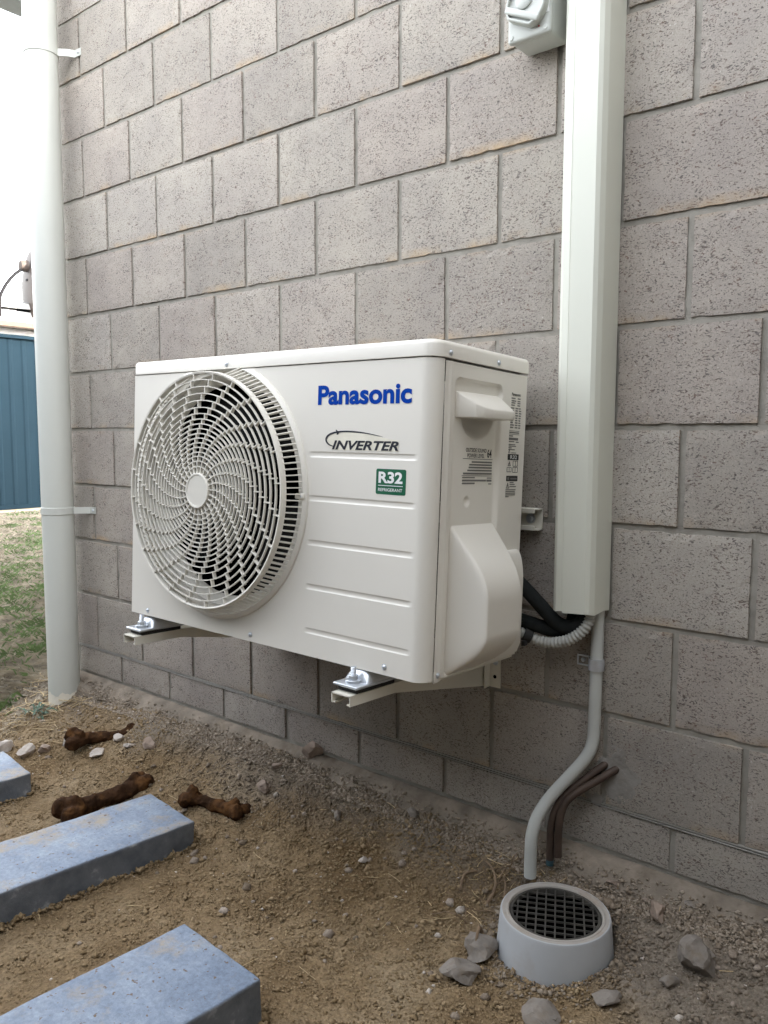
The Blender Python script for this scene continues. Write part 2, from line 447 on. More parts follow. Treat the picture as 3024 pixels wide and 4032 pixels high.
# ------------------------------------------------------------------ ground
GX = np.array([-2.6, -1.9, -1.4, -0.95, -0.5, -0.12, 0.3, 0.9])
GY = np.array([-1.6, -1.0, -0.6, -0.3, -0.15, -0.06, 0.0])
GZ = np.array([[-.09, -.09, -.09, -.09, -.08, -.06, -.05, -.04],
               [-.09, -.09, -.09, -.09, -.06, -.05, -.03, -.02],
               [-.08, -.080, -.078, -.072, -.034, -.03, -.01, .0],
               [-.06, -.055, -.058, -.066, -.042, -.025, .005, .012],
               [-.03, -.02, .0, .0, -.002, -.012, .025, .035],
               [.012, .026, .048, .054, .048, .036, .058, .066],
               [.02, .03, .053, .068, .064, .062, .074, .08]])
def gbase(x, y):
    x = np.asarray(x, float); y = np.asarray(y, float)
    out = 0
    for dx, dy in ((0, 0), (.04, 0), (-.04, 0), (0, .025), (0, -.025)):
        xx = np.clip(x + dx, GX[0], GX[-1]); yy = np.clip(y + dy, GY[0], GY[-1])
        i = np.clip(np.searchsorted(GX, xx, 'right') - 1, 0, len(GX) - 2)
        j = np.clip(np.searchsorted(GY, yy, 'right') - 1, 0, len(GY) - 2)
        u = (xx - GX[i]) / (GX[i + 1] - GX[i]); v = (yy - GY[j]) / (GY[j + 1] - GY[j])
        out = out + (GZ[j, i] * (1 - u) * (1 - v) + GZ[j, i + 1] * u * (1 - v) + GZ[j + 1, i] * (1 - u) * v + GZ[j + 1, i + 1] * u * v)
    z = out / 5
    far = np.clip((-x - 2.2) / 1.6, 0, 1)
    farr = np.clip((x - 0.9) / 1.5, 0, 1) + np.clip((-y - 1.6) / 1.5, 0, 1)
    z = z * (1 - far) + (-.10) * far
    w = np.clip(farr, 0, 1)
    return z * (1 - w) + (-.06) * w
_rn = np.random.default_rng(3)
_wave = [( _rn.uniform(8, 75), _rn.uniform(0, 2 * math.pi), _rn.uniform(0, 2 * math.pi)) for _ in range(26)]
def gnoise(x, y):
    z = 0
    for f, a, p in _wave:
        z = z + np.sin((x * math.cos(a) + y * math.sin(a)) * f + p + 0.9 * np.sin(x * f * 0.31 - y * f * 0.23 + p * 2)) * (0.055 / f)
    return z * 0.46
def ground(x, y):
    return gbase(x, y) + gnoise(np.asarray(x, float), np.asarray(y, float))

def axis_coords(lo, hi, step, far_lo, far_hi):
    a = list(np.arange(lo, hi + 1e-6, step))
    d = step; v = hi
    while v < far_hi: d *= 1.35; v += d; a.append(min(v, far_hi))
    d = step; v = lo; pre = []
    while v > far_lo: d *= 1.35; v -= d; pre.append(max(v, far_lo))
    return np.array(pre[::-1] + a)
gx = axis_coords(-2.7, 0.6, 0.011, -400, 400)
gy = axis_coords(-1.25, 0.03, 0.011, -400, 400)
XX, YY = np.meshgrid(gx, gy)
ZZ = gbase(XX, YY)
near = (np.clip((XX + 9) / 3, 0, 1) * np.clip((3 - XX) / 2, 0, 1) * np.clip((YY + 4) / 2, 0, 1) * np.clip((9 - YY) / 3, 0, 1))
clod = _rn.normal(0, 1, ZZ.shape)
clod = (clod + np.roll(clod, 1, 0) + np.roll(clod, 1, 1) + np.roll(np.roll(clod, 1, 0), 1, 1)) / 2
ZZ = ZZ + near * (gnoise(XX, YY) + clod * 0.0010)
ZZ = np.where(np.hypot(XX + .122, YY + .176) < .0965, -.12, ZZ)      # pit below the drain grate
nx, ny = len(gx), len(gy)
idx = np.arange(nx * ny).reshape(ny, nx)
faces = np.stack([idx[:-1, :-1], idx[:-1, 1:], idx[1:, 1:], idx[1:, :-1]], -1).reshape(-1, 4)
me = bpy.data.meshes.new('ground')
me.from_pydata(np.stack([XX, YY, ZZ], -1).reshape(-1, 3).tolist(), [], faces.tolist())
me.polygons.foreach_set('use_smooth', [True] * len(me.polygons))
tag(link('ground', me, M['soil']), kind='structure')

# ------------------------------------------------------------------ house: the block wall
MX, MZ, J = 0.24, 0.172, 0.010
def block_mesh(w, h, d=0.05, nxs=16, nzs=11, seed=0, chip=1.0):
    """face at y=0 towards -Y, rough sawn arrises, centred."""
    r = random.Random(seed)
    vs_, fs = [], []
    xs = [-w / 2 + w * i / nxs for i in range(nxs + 1)]
    zs = [-h / 2 + h * j / nzs for j in range(nzs + 1)]
    ph = r.uniform(0, 6)
    for j, z in enumerate(zs):
        for i, x in enumerate(xs):
            e = i in (0, nxs) or j in (0, nzs)
            dx = dz = 0; y = 0.0
            if e:
                c = r.random()
                y = 0.0008 + (0.0025 * r.random() if c < 0.10 * chip else 0)
                if i in (0, nxs): dx = (-1 if i else 1) * (0.0002 + 0.0005 * r.random() + (0.0018 * r.random() if c < 0.08 * chip else 0))
                if j in (0, nzs): dz = (-1 if j else 1) * (0.0002 + 0.0006 * r.random() + (0.0026 * r.random() if c < 0.12 * chip else 0))
            else:
                y = 0.0005 * math.sin(ph + i * 1.3 + j * 2.1) * r.random()
            vs_.append((x + dx, y, z + dz))
    W = nxs + 1
    for j in range(nzs):
        for i in range(nxs):
            a = j * W + i
            fs.append((a, a + 1, a + W + 1, a + W))
    rim = [i for i in range(W)] + [j * W + nxs for j in range(1, nzs + 1)] + [nzs * W + i for i in range(nxs - 1, -1, -1)] + [j * W for j in range(nzs - 1, 0, -1)]
    base = len(vs_)
    for k in rim:
        x, y, z = vs_[k]; vs_.append((x, d, z))
    for k in range(len(rim)):
        a, b = rim[k], rim[(k + 1) % len(rim)]
        fs.append((b, a, base + k, base + (k + 1) % len(rim)))
    fs.append(tuple(base + k for k in range(len(rim))))
    me = bpy.data.meshes.new('block')
    me.from_pydata(vs_, [], fs)
    bm = bmesh.new(); bm.from_mesh(me); bmesh.ops.recalc_face_normals(bm, faces=bm.faces); bm.to_mesh(me); bm.free()
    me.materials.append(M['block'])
    return me

wall = empty('block_wall', (-1.93, 0, 0.0))
tag(wall, 'grey pitted concrete block wall carrying the air conditioner', 'wall')
WX0 = -1.93
def wbox(name, b, mat, bev=0):
    o = box(name, b, mat, wall, bev); o.location = (1.93, 0, 0); return o
full_var = [block_mesh(MX - J, MZ - J, seed=s) for s in range(9)]
half_h_var = [block_mesh(MX - J, 0.0765, nzs=3, seed=50 + s, chip=0.7) for s in range(5)]
vcache = {}
def put_block(x0, x1, z0, z1, seedkey):
    w, h = x1 - x0, z1 - z0
    if abs(w - (MX - J)) < 1e-4 and abs(h - (MZ - J)) < 1e-4: me_ = full_var[seedkey % 9]
    elif abs(w - (MX - J)) < 1e-4 and abs(h - 0.0765) < 1e-4: me_ = half_h_var[seedkey % 5]
    else:
        k = (round(w, 4), round(h, 4))
        if k not in vcache: vcache[k] = block_mesh(w, h, nxs=max(3, int(w / .024)), nzs=max(3, int(h / .024)), seed=len(vcache) + 100)
        me_ = vcache[k]
    o = bpy.data.objects.new('block', me_); COL.objects.link(o); o.parent = wall
    o.location = ((x0 + x1) / 2 + 1.93, random.uniform(-0.0016, 0.0010), (z0 + z1) / 2)
    o.rotation_euler = (0, random.uniform(-.0022, .0022), random.uniform(-.002, .002))
XR = 1.22
for C in range(1, 14):
    z0 = MZ * C; z1 = z0 + MZ - J
    off = 0.0 if C % 2 == 0 else 0.5
    k = -9
    while True:
        c0 = (k + off) * MX + J / 2; c1 = c0 + MX - J
        k += 1
        if c1 < WX0 + 0.02: continue
        if c0 > XR: break
        put_block(max(c0, WX0), c1, z0, z1, C * 7 + k * 3 + 60)
HOFF = 0.0075                            # the low starter course is set out a little to the right
k = -9
while True:
    c0 = k * MX + HOFF + J / 2; c1 = c0 + MX - J
    k += 1
    if c1 < WX0 + 0.02: continue
    if c0 > XR: break
    put_block(max(c0, WX0), c1, 0.0863, 0.0863 + 0.0765, k + 40)
# raked mortar behind the faces, solid wall behind
bm = bmesh.new(); bx(bm, 0.0, 3.25, 0.0048, 0.045, 0.0, 2.42)
bmobj('mortar', bm, M['mortar'], wall)
# bedding strip and damp-course edge over the starter course
bm = bmesh.new()
N = 60
for zc, yo, hh in ((0.1655, -0.0015, 0.0016), (0.1700, -0.0006, 0.0022)):
    prev = None
    for i in range(N + 1):
        x = 0.0 + 3.2 * i / N
        j1 = random.uniform(-.0003, .0003); j2 = random.uniform(-.0003, .0003)
        ring = [bm.verts.new((x, 0.02, zc - hh / 2 + j2)), bm.verts.new((x, yo + j1, zc - hh / 2 + j2)), bm.verts.new((x, yo + j1, zc + hh / 2 + j2)), bm.verts.new((x, 0.02, zc + hh / 2 + j2))]
        if prev:
            for q in range(4): bm.faces.new((prev[q], prev[(q + 1) % 4], ring[(q + 1) % 4], ring[q]))
        prev = ring
bmobj('damp_course', bm, M['dpc'], wall, auto=None)
# concrete strip at the foot of the wall
FPY = [.03, .002, -.006, -.016, -.028, -.042, -.056, -.066, -.074]
FPZ = [.0765, .0765, .0750, .0690, .0610, .0520, .0400, .0150, -.040]
def foot_z(y): return np.interp(-np.asarray(y), [-v for v in FPY], FPZ)
bm = bmesh.new(); N = 520; prev = None
for i in range(N + 1):
    x = 3.2 * i / N; ring = []
    for y, z in zip(FPY, FPZ):
        a_ = 0 if y > 0 else 1
        q = Vector((x * 9, y * 30, 0)); dz = (.0055 * mnoise.noise(q) + .0032 * mnoise.noise(q * 3.3) + .0020 * mnoise.noise(q * 9)) * a_
        ring.append(bm.verts.new((x, y + .004 * mnoise.noise(q * 2 + Vector((5, 5, 5))) * a_, min(z + dz, .0815))))
    if prev:
        for q in range(len(FPY) - 1): bm.faces.new((prev[q], prev[q + 1], ring[q + 1], ring[q]))
    prev = ring
bmobj('footing', bm, M['footing'], wall, auto=60)
# mortar patch round the copper tails
def patch(name, cx, cz, w, h, seed, parent):
    """thin irregular smear of mortar trowelled over the face"""
    nu, nv = 44, 40; vv, keep = [], []
    for j in range(nv + 1):
        for i in range(nu + 1):
            u, v = -1.2 + 2.4 * i / nu, -1.2 + 2.4 * j / nv
            q = Vector((u * 1.3 + seed * 9, v * 1.3, seed))
            m_ = 1 - (u * u + v * v) + .9 * mnoise.noise(q) + .45 * mnoise.noise(q * 3.1) + .2 * mnoise.noise(q * 9)
            th = min(max(m_, 0) * .012, .0026) + .0005 * mnoise.noise(q * 7)
            vv.append((cx + u * w + 1.93, .0012 - th * (1 if m_ > 0 else 0), cz + v * h)); keep.append(m_ > -.05)
    ff = []
    for j in range(nv):
        for i in range(nu):
            q = (j * (nu + 1) + i, j * (nu + 1) + i + 1, (j + 1) * (nu + 1) + i + 1, (j + 1) * (nu + 1) + i)
            if all(keep[k] for k in q): ff.append(q)
    return mesh(name, vv, ff, M['patch'], parent, smooth=True)
patch('mortar_patch', -.088, .232, .040, .046, 2, wall)
patch('mortar_patch', -.138, .180, .022, .012, 5, wall)

# rest of the house behind the wall: masonry core with gable, roof, west gutter
house = empty('house', (-1.93, 0.05, 0))
tag(house, 'house behind the block wall with grey gutter at the roof edge', 'house')
H0 = Vector((1.93, -0.05, 0))
def hpart(name, verts, faces, mat):
    o = mesh(name, verts, faces, mat, house); o.location = H0; return o
hpart('masonry_core', [(-1.90, .046, -.2), (8, .046, -.2), (8, .046, 2.7), (3, .046, 6.55), (-1.90, .046, 2.72),
                       (-1.90, 9, -.2), (8, 9, -.2), (8, 9, 2.7), (3, 9, 6.55), (-1.90, 9, 2.72)],
      [(0, 1, 2, 3, 4), (9, 8, 7, 6, 5), (0, 4, 9, 5), (1, 6, 7, 2), (0, 5, 6, 1), (4, 3, 8, 9), (3, 2, 7, 8)], M['mortar'])
rp = (6.2 - 2.4) / 4.9
def roofz(x): return 2.42 + (x + 2.40) * rp
hpart('roof', [(-2.36, -.03, roofz(-2.36)), (3, -.03, roofz(3)), (3, 9.2, roofz(3)), (-2.36, 9.2, roofz(-2.36)),
               (-2.36, -.03, roofz(-2.36) + .06), (3, -.03, roofz(3) + .06), (3, 9.2, roofz(3) + .06), (-2.36, 9.2, roofz(-2.36) + .06)],
      [(0, 1, 2, 3), (4, 7, 6, 5), (0, 4, 5, 1), (3, 2, 6, 7), (0, 3, 7, 4), (1, 5, 6, 2)], M['roof'])
hpart('roof', [(3, -.03, roofz(3)), (8.4, -.03, roofz(3) - 5.4 * rp), (8.4, 9.2, roofz(3) - 5.4 * rp), (3, 9.2, roofz(3)),
               (3, -.03, roofz(3) + .06), (8.4, -.03, roofz(3) - 5.4 * rp + .06), (8.4, 9.2, roofz(3) - 5.4 * rp + .06), (3, 9.2, roofz(3) + .06)],
      [(0, 1, 2, 3), (4, 7, 6, 5), (0, 4, 5, 1), (3, 2, 6, 7), (0, 3, 7, 4), (1, 5, 6, 2)], M['roof'])
bm = bmesh.new(); bx(bm, 1.25, 6.0, -2.6, .04, -.2, 2.7)  # unseen wing, added to keep sky light off from the right
o = bmobj('sky_blocker_wing', bm, M['mortar'], house); o.location = H0
bm = bmesh.new(); bx(bm, 1.05, 6.2, -2.7, .04, 2.702, 2.85)  # roof of the added light-blocking wing
o = bmobj('sky_blocker_roof', bm, M['roof'], house); o.location = H0
bm = bmesh.new(); bx(bm, -2.345, -1.88, -.02, 9.1, 2.345, 2.36)
o = bmobj('soffit', bm, M['gutter'], house); o.location = H0
bm = bmesh.new(); bx(bm, -2.46, -2.352, -.035, 9.15, 2.318, 2.43, .012, 3)
o = bmobj('gutter', bm, M['gutter'], house); o.location = H0

# ------------------------------------------------------------------ downpipe
PX, PY, PR = -1.885, -0.072, 0.0475
dp = empty('downpipe', (PX, PY, 0))
tag(dp, 'tall pale grey downpipe clipped to the corner of the wall', 'pipe')
bm = bmesh.new(); lathe(bm, [(PR, .03), (PR, 2.45)], 40)
bmobj('pipe', bm, M['downpipe'], dp)
bm = bmesh.new()
prof = []
rings = lathe(bm, [(PR + .0003, -.12), (PR + .0003, .03), (PR + .0003, .03)], 40)
for k, v in enumerate(rings[2]): v.co.z += 0.006 * math.sin(k * .9) + random.uniform(-.004, .004) + .004
bmobj('unpainted_end', bm, M['bare_pvc'], dp)
for zc in (0.606, 1.955):
    bm = bmesh.new(); lathe(bm, [(PR, -.011), (PR + .0022, -.010), (PR + .0022, .010), (PR, .011)], 40, (0, 0, zc))
    st = bmobj('clip', bm, M['downpipe'], dp, auto=60)
    bm = bmesh.new()
    pts = [(PR * .78, .028), (.060, .050), (.068, .0675), (.095, .0695), (.098, .0695)]
    prev = None
    for x, y in pts:
        ring = [bm.verts.new((x, y, zc - .010)), bm.verts.new((x, y, zc + .010)), bm.verts.new((x - .001, y + .0018, zc + .010)), bm.verts.new((x - .001, y + .0018, zc - .010))]
        if prev:
            for q in range(4): bm.faces.new((prev[q], prev[(q + 1) % 4], ring[(q + 1) % 4], ring[q]))
        else: bm.faces.new(ring)
        prev = ring
    bm.faces.new(prev[::-1])
    bmobj('strap', bm, M['downpipe'], st, auto=50)
    bm = bmesh.new(); lathe(bm, [(.0, -.0025), (.003, -.0022), (.0042, 0)], 12, (.086, .0675, zc), 'y')
    bmobj('screw', bm, M['zinc'], st)

# ------------------------------------------------------------------ air conditioner
AX = empty('air_conditioner', (-0.2594, -0.0871, 0.4422), (R(-2.5698), R(0.3636), R(0.1079)))
tag(AX, 'ivory split-system outdoor unit with round fan grille on wall brackets', 'air conditioner')
W, D, H = 0.782, 0.282, 0.505
FY = -D
CX, CZ = -0.505, 0.276
RH = 0.2225
def groove(x, z):
    d = 0
    if x > -0.262 and x < -0.026:
        ex = min(1, max(0, (x + 0.2575) / .003)) * min(1, max(0, (-0.0305 - x) / .003))
        for gz in (0.3513, 0.276, 0.199, 0.122, 0.0447):
            t = abs(z - gz)
            if t < 0.0052:
                d = max(d, ex * 0.0014 * min(1, (0.0052 - t) / 0.0024))
    return d
# front panel, right-hand field with pressed grooves and the rounded corner
zs = sorted(set([0.0, 0.002] + [0.505 * i / 60 for i in range(61)] + [gz + s * t for gz in (0.3513, 0.276, 0.199, 0.122, 0.0447) for s in (-1, 1) for t in (0.0005, .0030, .0035, .0045, .0052, .0058)]))
cols = []
for x in sorted(set([-0.2575, -.2545, -.0335, -.0305] + [-0.262 + (0.262 - .024) * i / 14 for i in range(15)])):
    cols.append((x, None))
RC = 0.024
vv, ff = [], []
arc = [(-RC + RC * math.sin(a), -D + RC - RC * math.cos(a)) for a in [R(90) * i / 8 for i in range(1, 9)]]
tail = [(0.0, -.2560), (-.0006, -.2550), (-.0030, -.2546)]
plan = [(x, FY, True) for x, _ in cols] + [(x, y, False) for x, y in arc + tail]
for x, y, fr in plan:
    for z in zs:
        vv.append((x, y + (groove(x, z) if fr else 0), z))
nzs_ = len(zs)
for i in range(len(plan) - 1):
    for j in range(nzs_ - 1):
        a = i * nzs_ + j
        ff.append((a, a + 1, a + nzs_ + 1, a + nzs_))
# left-hand field: sheet from the fan opening out to the panel edge
NA = 144
xl, xr, zb, zt = -W, -0.262, 0.0, H
def rect_hit(a):
    c, s = math.cos(a), math.sin(a)
    t = 1e9
    if c > 1e-6: t = min(t, (xr - CX) / c)
    if c < -1e-6: t = min(t, (xl - CX) / c)
    if s > 1e-6: t = min(t, (zt - CZ) / s)
    if s < -1e-6: t = min(t, (zb - CZ) / s)
    return CX + t * c, CZ + t * s
angs = sorted(set([2 * math.pi * k / NA for k in range(NA)] + [math.atan2(zz_ - CZ, xx_ - CX) % (2 * math.pi) for xx_ in (xl, xr) for zz_ in (zb, zt)]))
b0 = len(vv)
for a in angs:
    hx, hz = rect_hit(a)
    ix, iz = CX + RH * math.cos(a), CZ + RH * math.sin(a)
    vv += [(ix, FY + .012, iz), (ix, FY, iz), (hx, FY, hz)]
for k in range(len(angs)):
    q = (k + 1) % len(angs)
    for s in range(2):
        ff.append((b0 + k * 3 + s, b0 + q * 3 + s, b0 + q * 3 + s + 1, b0 + k * 3 + s + 1))
# small return flanges at the left and the bottom
b0 = len(vv)
vv += [(-W, FY, 0), (-W, FY, H), (-W, FY + .02, H), (-W, FY + .02, 0), (-W, FY, 0), (-.02, FY, 0), (-.02, FY + .02, 0.0), (-W, FY + .02, 0.0)]
ff += [(b0, b0 + 1, b0 + 2, b0 + 3), (b0 + 4, b0 + 5, b0 + 6, b0 + 7)]
fp = mesh('front_panel', vv, ff, M['ivory'], AX, auto=50)

# right side panel, pressed: handle recess, scoop, dimple
def sstep(a, b, x):
    t = min(1, max(0, (x - a) / (b - a))); return t * t * (3 - 2 * t)
def side_x(y, z):
    x = 0.0
    # rounded-rectangle recess
    yc, hw, zc, hh, rr = -0.1535, 0.0725, 0.24, 0.241, 0.016
    qx = abs(y - yc) - hw + rr; qz = abs(z - zc) - hh + rr
    sd_ = math.hypot(max(qx, 0), max(qz, 0)) + min(max(qx, qz), 0) - rr
    edge = 0.010 if y > -0.11 and z < 0.46 else 0.004
    x -= 0.0065 * (1 - sstep(-edge, 0, sd_))
    # finger scoop below the handle
    e = ((y + 0.148) / 0.048) ** 2 + ((z - 0.422) / 0.038) ** 2
    if e < 1 and z < 0.43: x -= 0.028 * (1 - e) ** 1.1
    e = math.hypot(y + 0.1708, z - 0.2825)
    if e < 0.0085: x -= 0.0035 * (1 - (e / 0.0085) ** 4)
    # stiffening fold near the front seam
    x += 0.0014 * sstep(-.243, -.2405, y) * (1 - sstep(-.2365, -.233, y))
    return x
ysn = list(np.linspace(-.2535, -.2270, 12)) + list(np.linspace(-.225, -.071, 70)) + list(np.linspace(-.068, 0, 14))
zsn = list(np.linspace(.002, .26, 50)) + list(np.linspace(.264, .49, 100)) + list(np.linspace(.493, .503, 4))
vv = [(side_x(y, z), y, z) for y in ysn for z in zsn]
nzz = len(zsn)
ff = [(i * nzz + j, (i + 1) * nzz + j, (i + 1) * nzz + j + 1, i * nzz + j + 1) for i in range(len(ysn) - 1) for j in range(nzz - 1)]
b0 = len(vv)
vv += [(0, 0, .002), (0, 0, .503), (-.025, 0.001, .503), (-.025, 0.001, .002)]
ff.append((b0, b0 + 1, b0 + 2, b0 + 3))
mesh('side_panel', vv, ff, M['ivory'], AX, auto=45)
mesh('side_panel', [(-W, FY + .021, 0.002), (-W, 0, 0.002), (-W, 0, .503), (-W, FY + .021, .503), (-W + .02, 0.001, 0.002), (-W + .02, 0.001, .503)], [(0, 1, 2, 3), (1, 4, 5, 2)], M['ivory'], AX)
# base pan with drip edge
bm = bmesh.new(); bx(bm, -W + .002, -.003, FY + .022, -.004, -.0035, 0.0015, 0.001, 1)
bmobj('base_pan', bm, M['bracket'], AX)
# corner foot of the front panel beside the seam
box('corner_tab', (-.003, .0006, -.2525, -.2345, -.004, .014), M['ivory'], AX, .001, 1)
# lid
def lid_outline(off, n=7):
    x0, x1, y0, y1 = -W - .002 - off, .0022 + off, FY - .0022 - off, .002 + off
    pts = []
    for cx, cy, rad, a0 in ((x1, y0, .026, -90), (x1, y1, .004, 0), (x0, y1, .004, 90), (x0, y0, .010, 180)):
        rad = max(rad + off, .0006)
        ccx = cx - math.copysign(rad, 1 if a0 in (-90, 0) else -1)
        ccy = cy - math.copysign(rad, -1 if a0 in (-90, 180) else 1)
        for i in range(n + 1):
            a = R(a0 + 90 * i / n); pts.append((ccx + rad * math.cos(a), ccy + rad * math.sin(a)))
    return pts
bm = bmesh.new(); loops = []
for off, z in ((-.0015, .5065), (0, .5070), (0, .5255), (-.0012, .5295), (-.0045, .5325), (-.011, .5338), (-.03, .5342)):
    loops.append([bm.verts.new((x, y, z)) for x, y in lid_outline(off)])
for a, b in zip(loops[:-1], loops[1:]):
    for k in range(len(a)): bm.faces.new((a[k], a[(k + 1) % len(a)], b[(k + 1) % len(b)], b[k]))
bm.faces.new(loops[-1]); bm.faces.new(loops[0][::-1])
bmobj('lid', bm, M['ivory'], AX, auto=50)
# shadow-gap return under the lid
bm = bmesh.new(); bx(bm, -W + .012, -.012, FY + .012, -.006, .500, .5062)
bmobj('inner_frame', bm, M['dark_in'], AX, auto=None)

# inside: coil, partition, bell mouth, fan, motor
bm = bmesh.new()
for b in ((-W + .004, -.275, -.045, -.030, .004, .500), (-.278, -.27, FY + .02, -.03, .004, .500), (-W + .003, -W + .010, FY + .02, -.03, .004, .5), (-W + .004, -.27, FY + .02, -.03, .002, .006)):
    bx(bm, *b)
bmobj('coil', bm, M['dark_in'], AX, auto=None)
bm = bmesh.new()
lathe(bm, [(RH - .0005, FY + .0105), (RH - .004, FY + .014), (RH - .012, FY + .026), (RH - .015, FY + .032), (RH - .0155, FY + .038)], 96, (CX, 0, CZ), 'y')
bmobj('bell_mouth', bm, M['grille'], AX)
fanp = empty('fan', (CX, FY + .075, CZ)); fanp.parent = AX
bm = bmesh.new(); lathe(bm, [(0, -.030), (.030, -.028), (.040, -.015), (.042, .03), (0, .032)], 32, (0, 0, 0), 'y')
bmobj('hub', bm, M['fan'], fanp)
for b in range(3):
    vv, ff = [], []
    for i in range(10):
        rr = .036 + (.196 - .036) * i / 9
        half = R(24 + 20 * i / 9); ac = R(120 * b + 62) + R(16) * (i / 9)
        for k in range(9):
            t = k / 8 * 2 - 1
            a = ac + half * t
            vv.append((rr * math.cos(a), -.022 * t + .006 * (1 - t * t), rr * math.sin(a)))
    for i in range(9):
        for k in range(8):
            a = i * 9 + k; ff.append((a, a + 1, a + 10, a + 9))
    o = mesh('blade', vv, ff, M['fan'], fanp, smooth=True)
    md = o.modifiers.new('thick', 'SOLIDIFY'); md.thickness = .003

# grille
GR = empty('fan_grille', (CX, FY, CZ)); GR.parent = AX
GO = 0.042          # how far the front face stands off the panel
RF = 0.2207
ZC = 0.5035 - CZ
bm = bmesh.new()
lathe(bm, [(.247, 0.001), (.246, -.0035), (.242, -.0060), (.2390, -.0075), (.2365, -.006), (.2355, 0.003)], 128, (0, 0, 0), 'y', clampz=ZC)
bmobj('base_ring', bm, M['grille'], GR)
radii = [.2207, .2078, .1949, .182, .169, .156, .1446, .1342, .1252, .1162, .1071, .0986, .0898, .0813, .0723, .0645, .0555, .0452]
def ydome(r): return -GO - 0.004 * (1 - (r / RF) ** 2)
for i, r in enumerate(radii):
    bm = bmesh.new(); y = ydome(r)
    if i == 0: lathe(bm, [(r - .0016, y), (r + .0014, y - .001), (r + .0026, y + .002), (r + .0030, y + .011), (r - .0016, y + .011)], 128, (0, 0, 0), 'y', closed=True)
    else: lathe(bm, [(r - .0009, y), (r + .0009, y), (r + .0009, y + .0045), (r - .0009, y + .0045)], 112, (0, 0, 0), 'y', closed=True)
    bmobj('ring', bm, M['grille'], GR)
tw_r = [0.0452 / RF, .25, .53, .755, 1.0]; tw_a = [51, 48.5, 32, 17, 6]
def rib_mesh():
    """one spiral arm: short radial bridges, one in each gap, each set round a little from the last"""
    vv, ff = [], []
    spans = [(.031, .0452)] + [(radii[i + 1], radii[i]) for i in range(len(radii) - 2, -1, -1)]
    for r0_, r1_ in spans:
        rm = (r0_ + r1_) / 2
        a = R(np.interp(max(rm, .0452) / RF, tw_r, tw_a)) - R(6)
        c_, s_ = math.cos(a), math.sin(a); b = len(vv)
        ra, rb = r0_ - .0012, r1_ + (.0030 if r1_ > .21 else .0012)
        for r_ in (ra, rb):
            for t_, y_ in ((-.00095, -.0006), (.00095, -.0006), (.00105, .0066), (-.00105, .0066)):
                vv.append((r_ * c_ - t_ * s_, ydome(r_) + y_, r_ * s_ + t_ * c_))
        ff += [tuple(b + i for i in f) for f in ((0, 1, 2, 3), (7, 6, 5, 4), (0, 4, 5, 1), (1, 5, 6, 2), (2, 6, 7, 3), (3, 7, 4, 0))]
    return vv, ff
vv, ff = rib_mesh()
r0 = mesh('spiral_rib', vv, ff, M['grille'], GR)
r0.rotation_euler = (0, -R(5), 0)
for k in range(1, 24):
    o = bpy.data.objects.new('spiral_rib', r0.data); COL.objects.link(o); o.parent = GR
    o.rotation_euler = (0, -R(5 + 15 * k), 0)
# bars bridging the base ring and the front rim
NB = 132
sb = None
for k in range(NB):
    a = 2 * math.pi * (k + .5) / NB
    if .2345 * math.sin(a) > ZC + .001: continue
    if sb is None:
        vv = [(.2380, -.0055, -.0010), (.2380, -.0055, .0010), (.2215, -GO + .002, .0009), (.2215, -GO + .002, -.0009),
              (.2360, .004, -.0010), (.2360, .004, .0010), (.2205, -GO + .012, .0009), (.2205, -GO + .012, -.0009)]
        sbo = mesh('side_bar', vv, [(0, 1, 2, 3), (4, 7, 6, 5), (0, 4, 5, 1), (3, 2, 6, 7), (0, 3, 7, 4), (1, 5, 6, 2)], M['grille'], GR)
        sb = sbo.data; o = sbo
    else:
        o = bpy.data.objects.new('side_bar', sb); COL.objects.link(o); o.parent = GR
    o.rotation_euler = (0, -a, 0)
bm = bmesh.new(); y = ydome(.0)
lathe(bm, [(.0, y - .0022), (.0285, y - .0022), (.0295, y - .0034), (.0325, y - .0034), (.0335, y - .002), (.0335, y + .009), (.0, y + .009)], 56, (0, 0, 0), 'y')
bmobj('hub_cap', bm, M['grille'], GR, auto=30)
# fixing tab on the base ring (right)
bm = bmesh.new(); bx(bm, .222, .243, -.010, -.002, -.005, .005, .002, 2)
tb = bmobj('fixing_tab', bm, M['grille'], GR); tb.rotation_euler = (0, -R(0.5), 0)

def screw(loc, axis, parent, r=.0042):
    bm = bmesh.new()
    lathe(bm, [(0, -.0030), (r * .45, -.0028), (r * .85, -.0018), (r, -.0004), (r * 1.25, -.0002), (r * 1.25, .0006)], 16, (0, 0, 0), 'y')
    o = bmobj('screw', bm, M['zinc'], parent)
    o.location = loc
    if axis == 'x': o.rotation_euler = (0, 0, R(90))
    return o
for x, z in ((-.7239, .0108), (-.3997, .0125), (-.0776, .0131)): screw((x, FY, z), 'y', AX)
screw((-.482, FY - .0022, .5155), 'y', AX)
for y, z in ((-.2438, .5150), (-.1021, .5155)): screw((.0022, y, z), 'x', AX)
screw((.0006, -.2430, .0075), 'x', AX)
screw((CX + .237, FY - .0075, CZ + .002), 'y', AX, .0035)

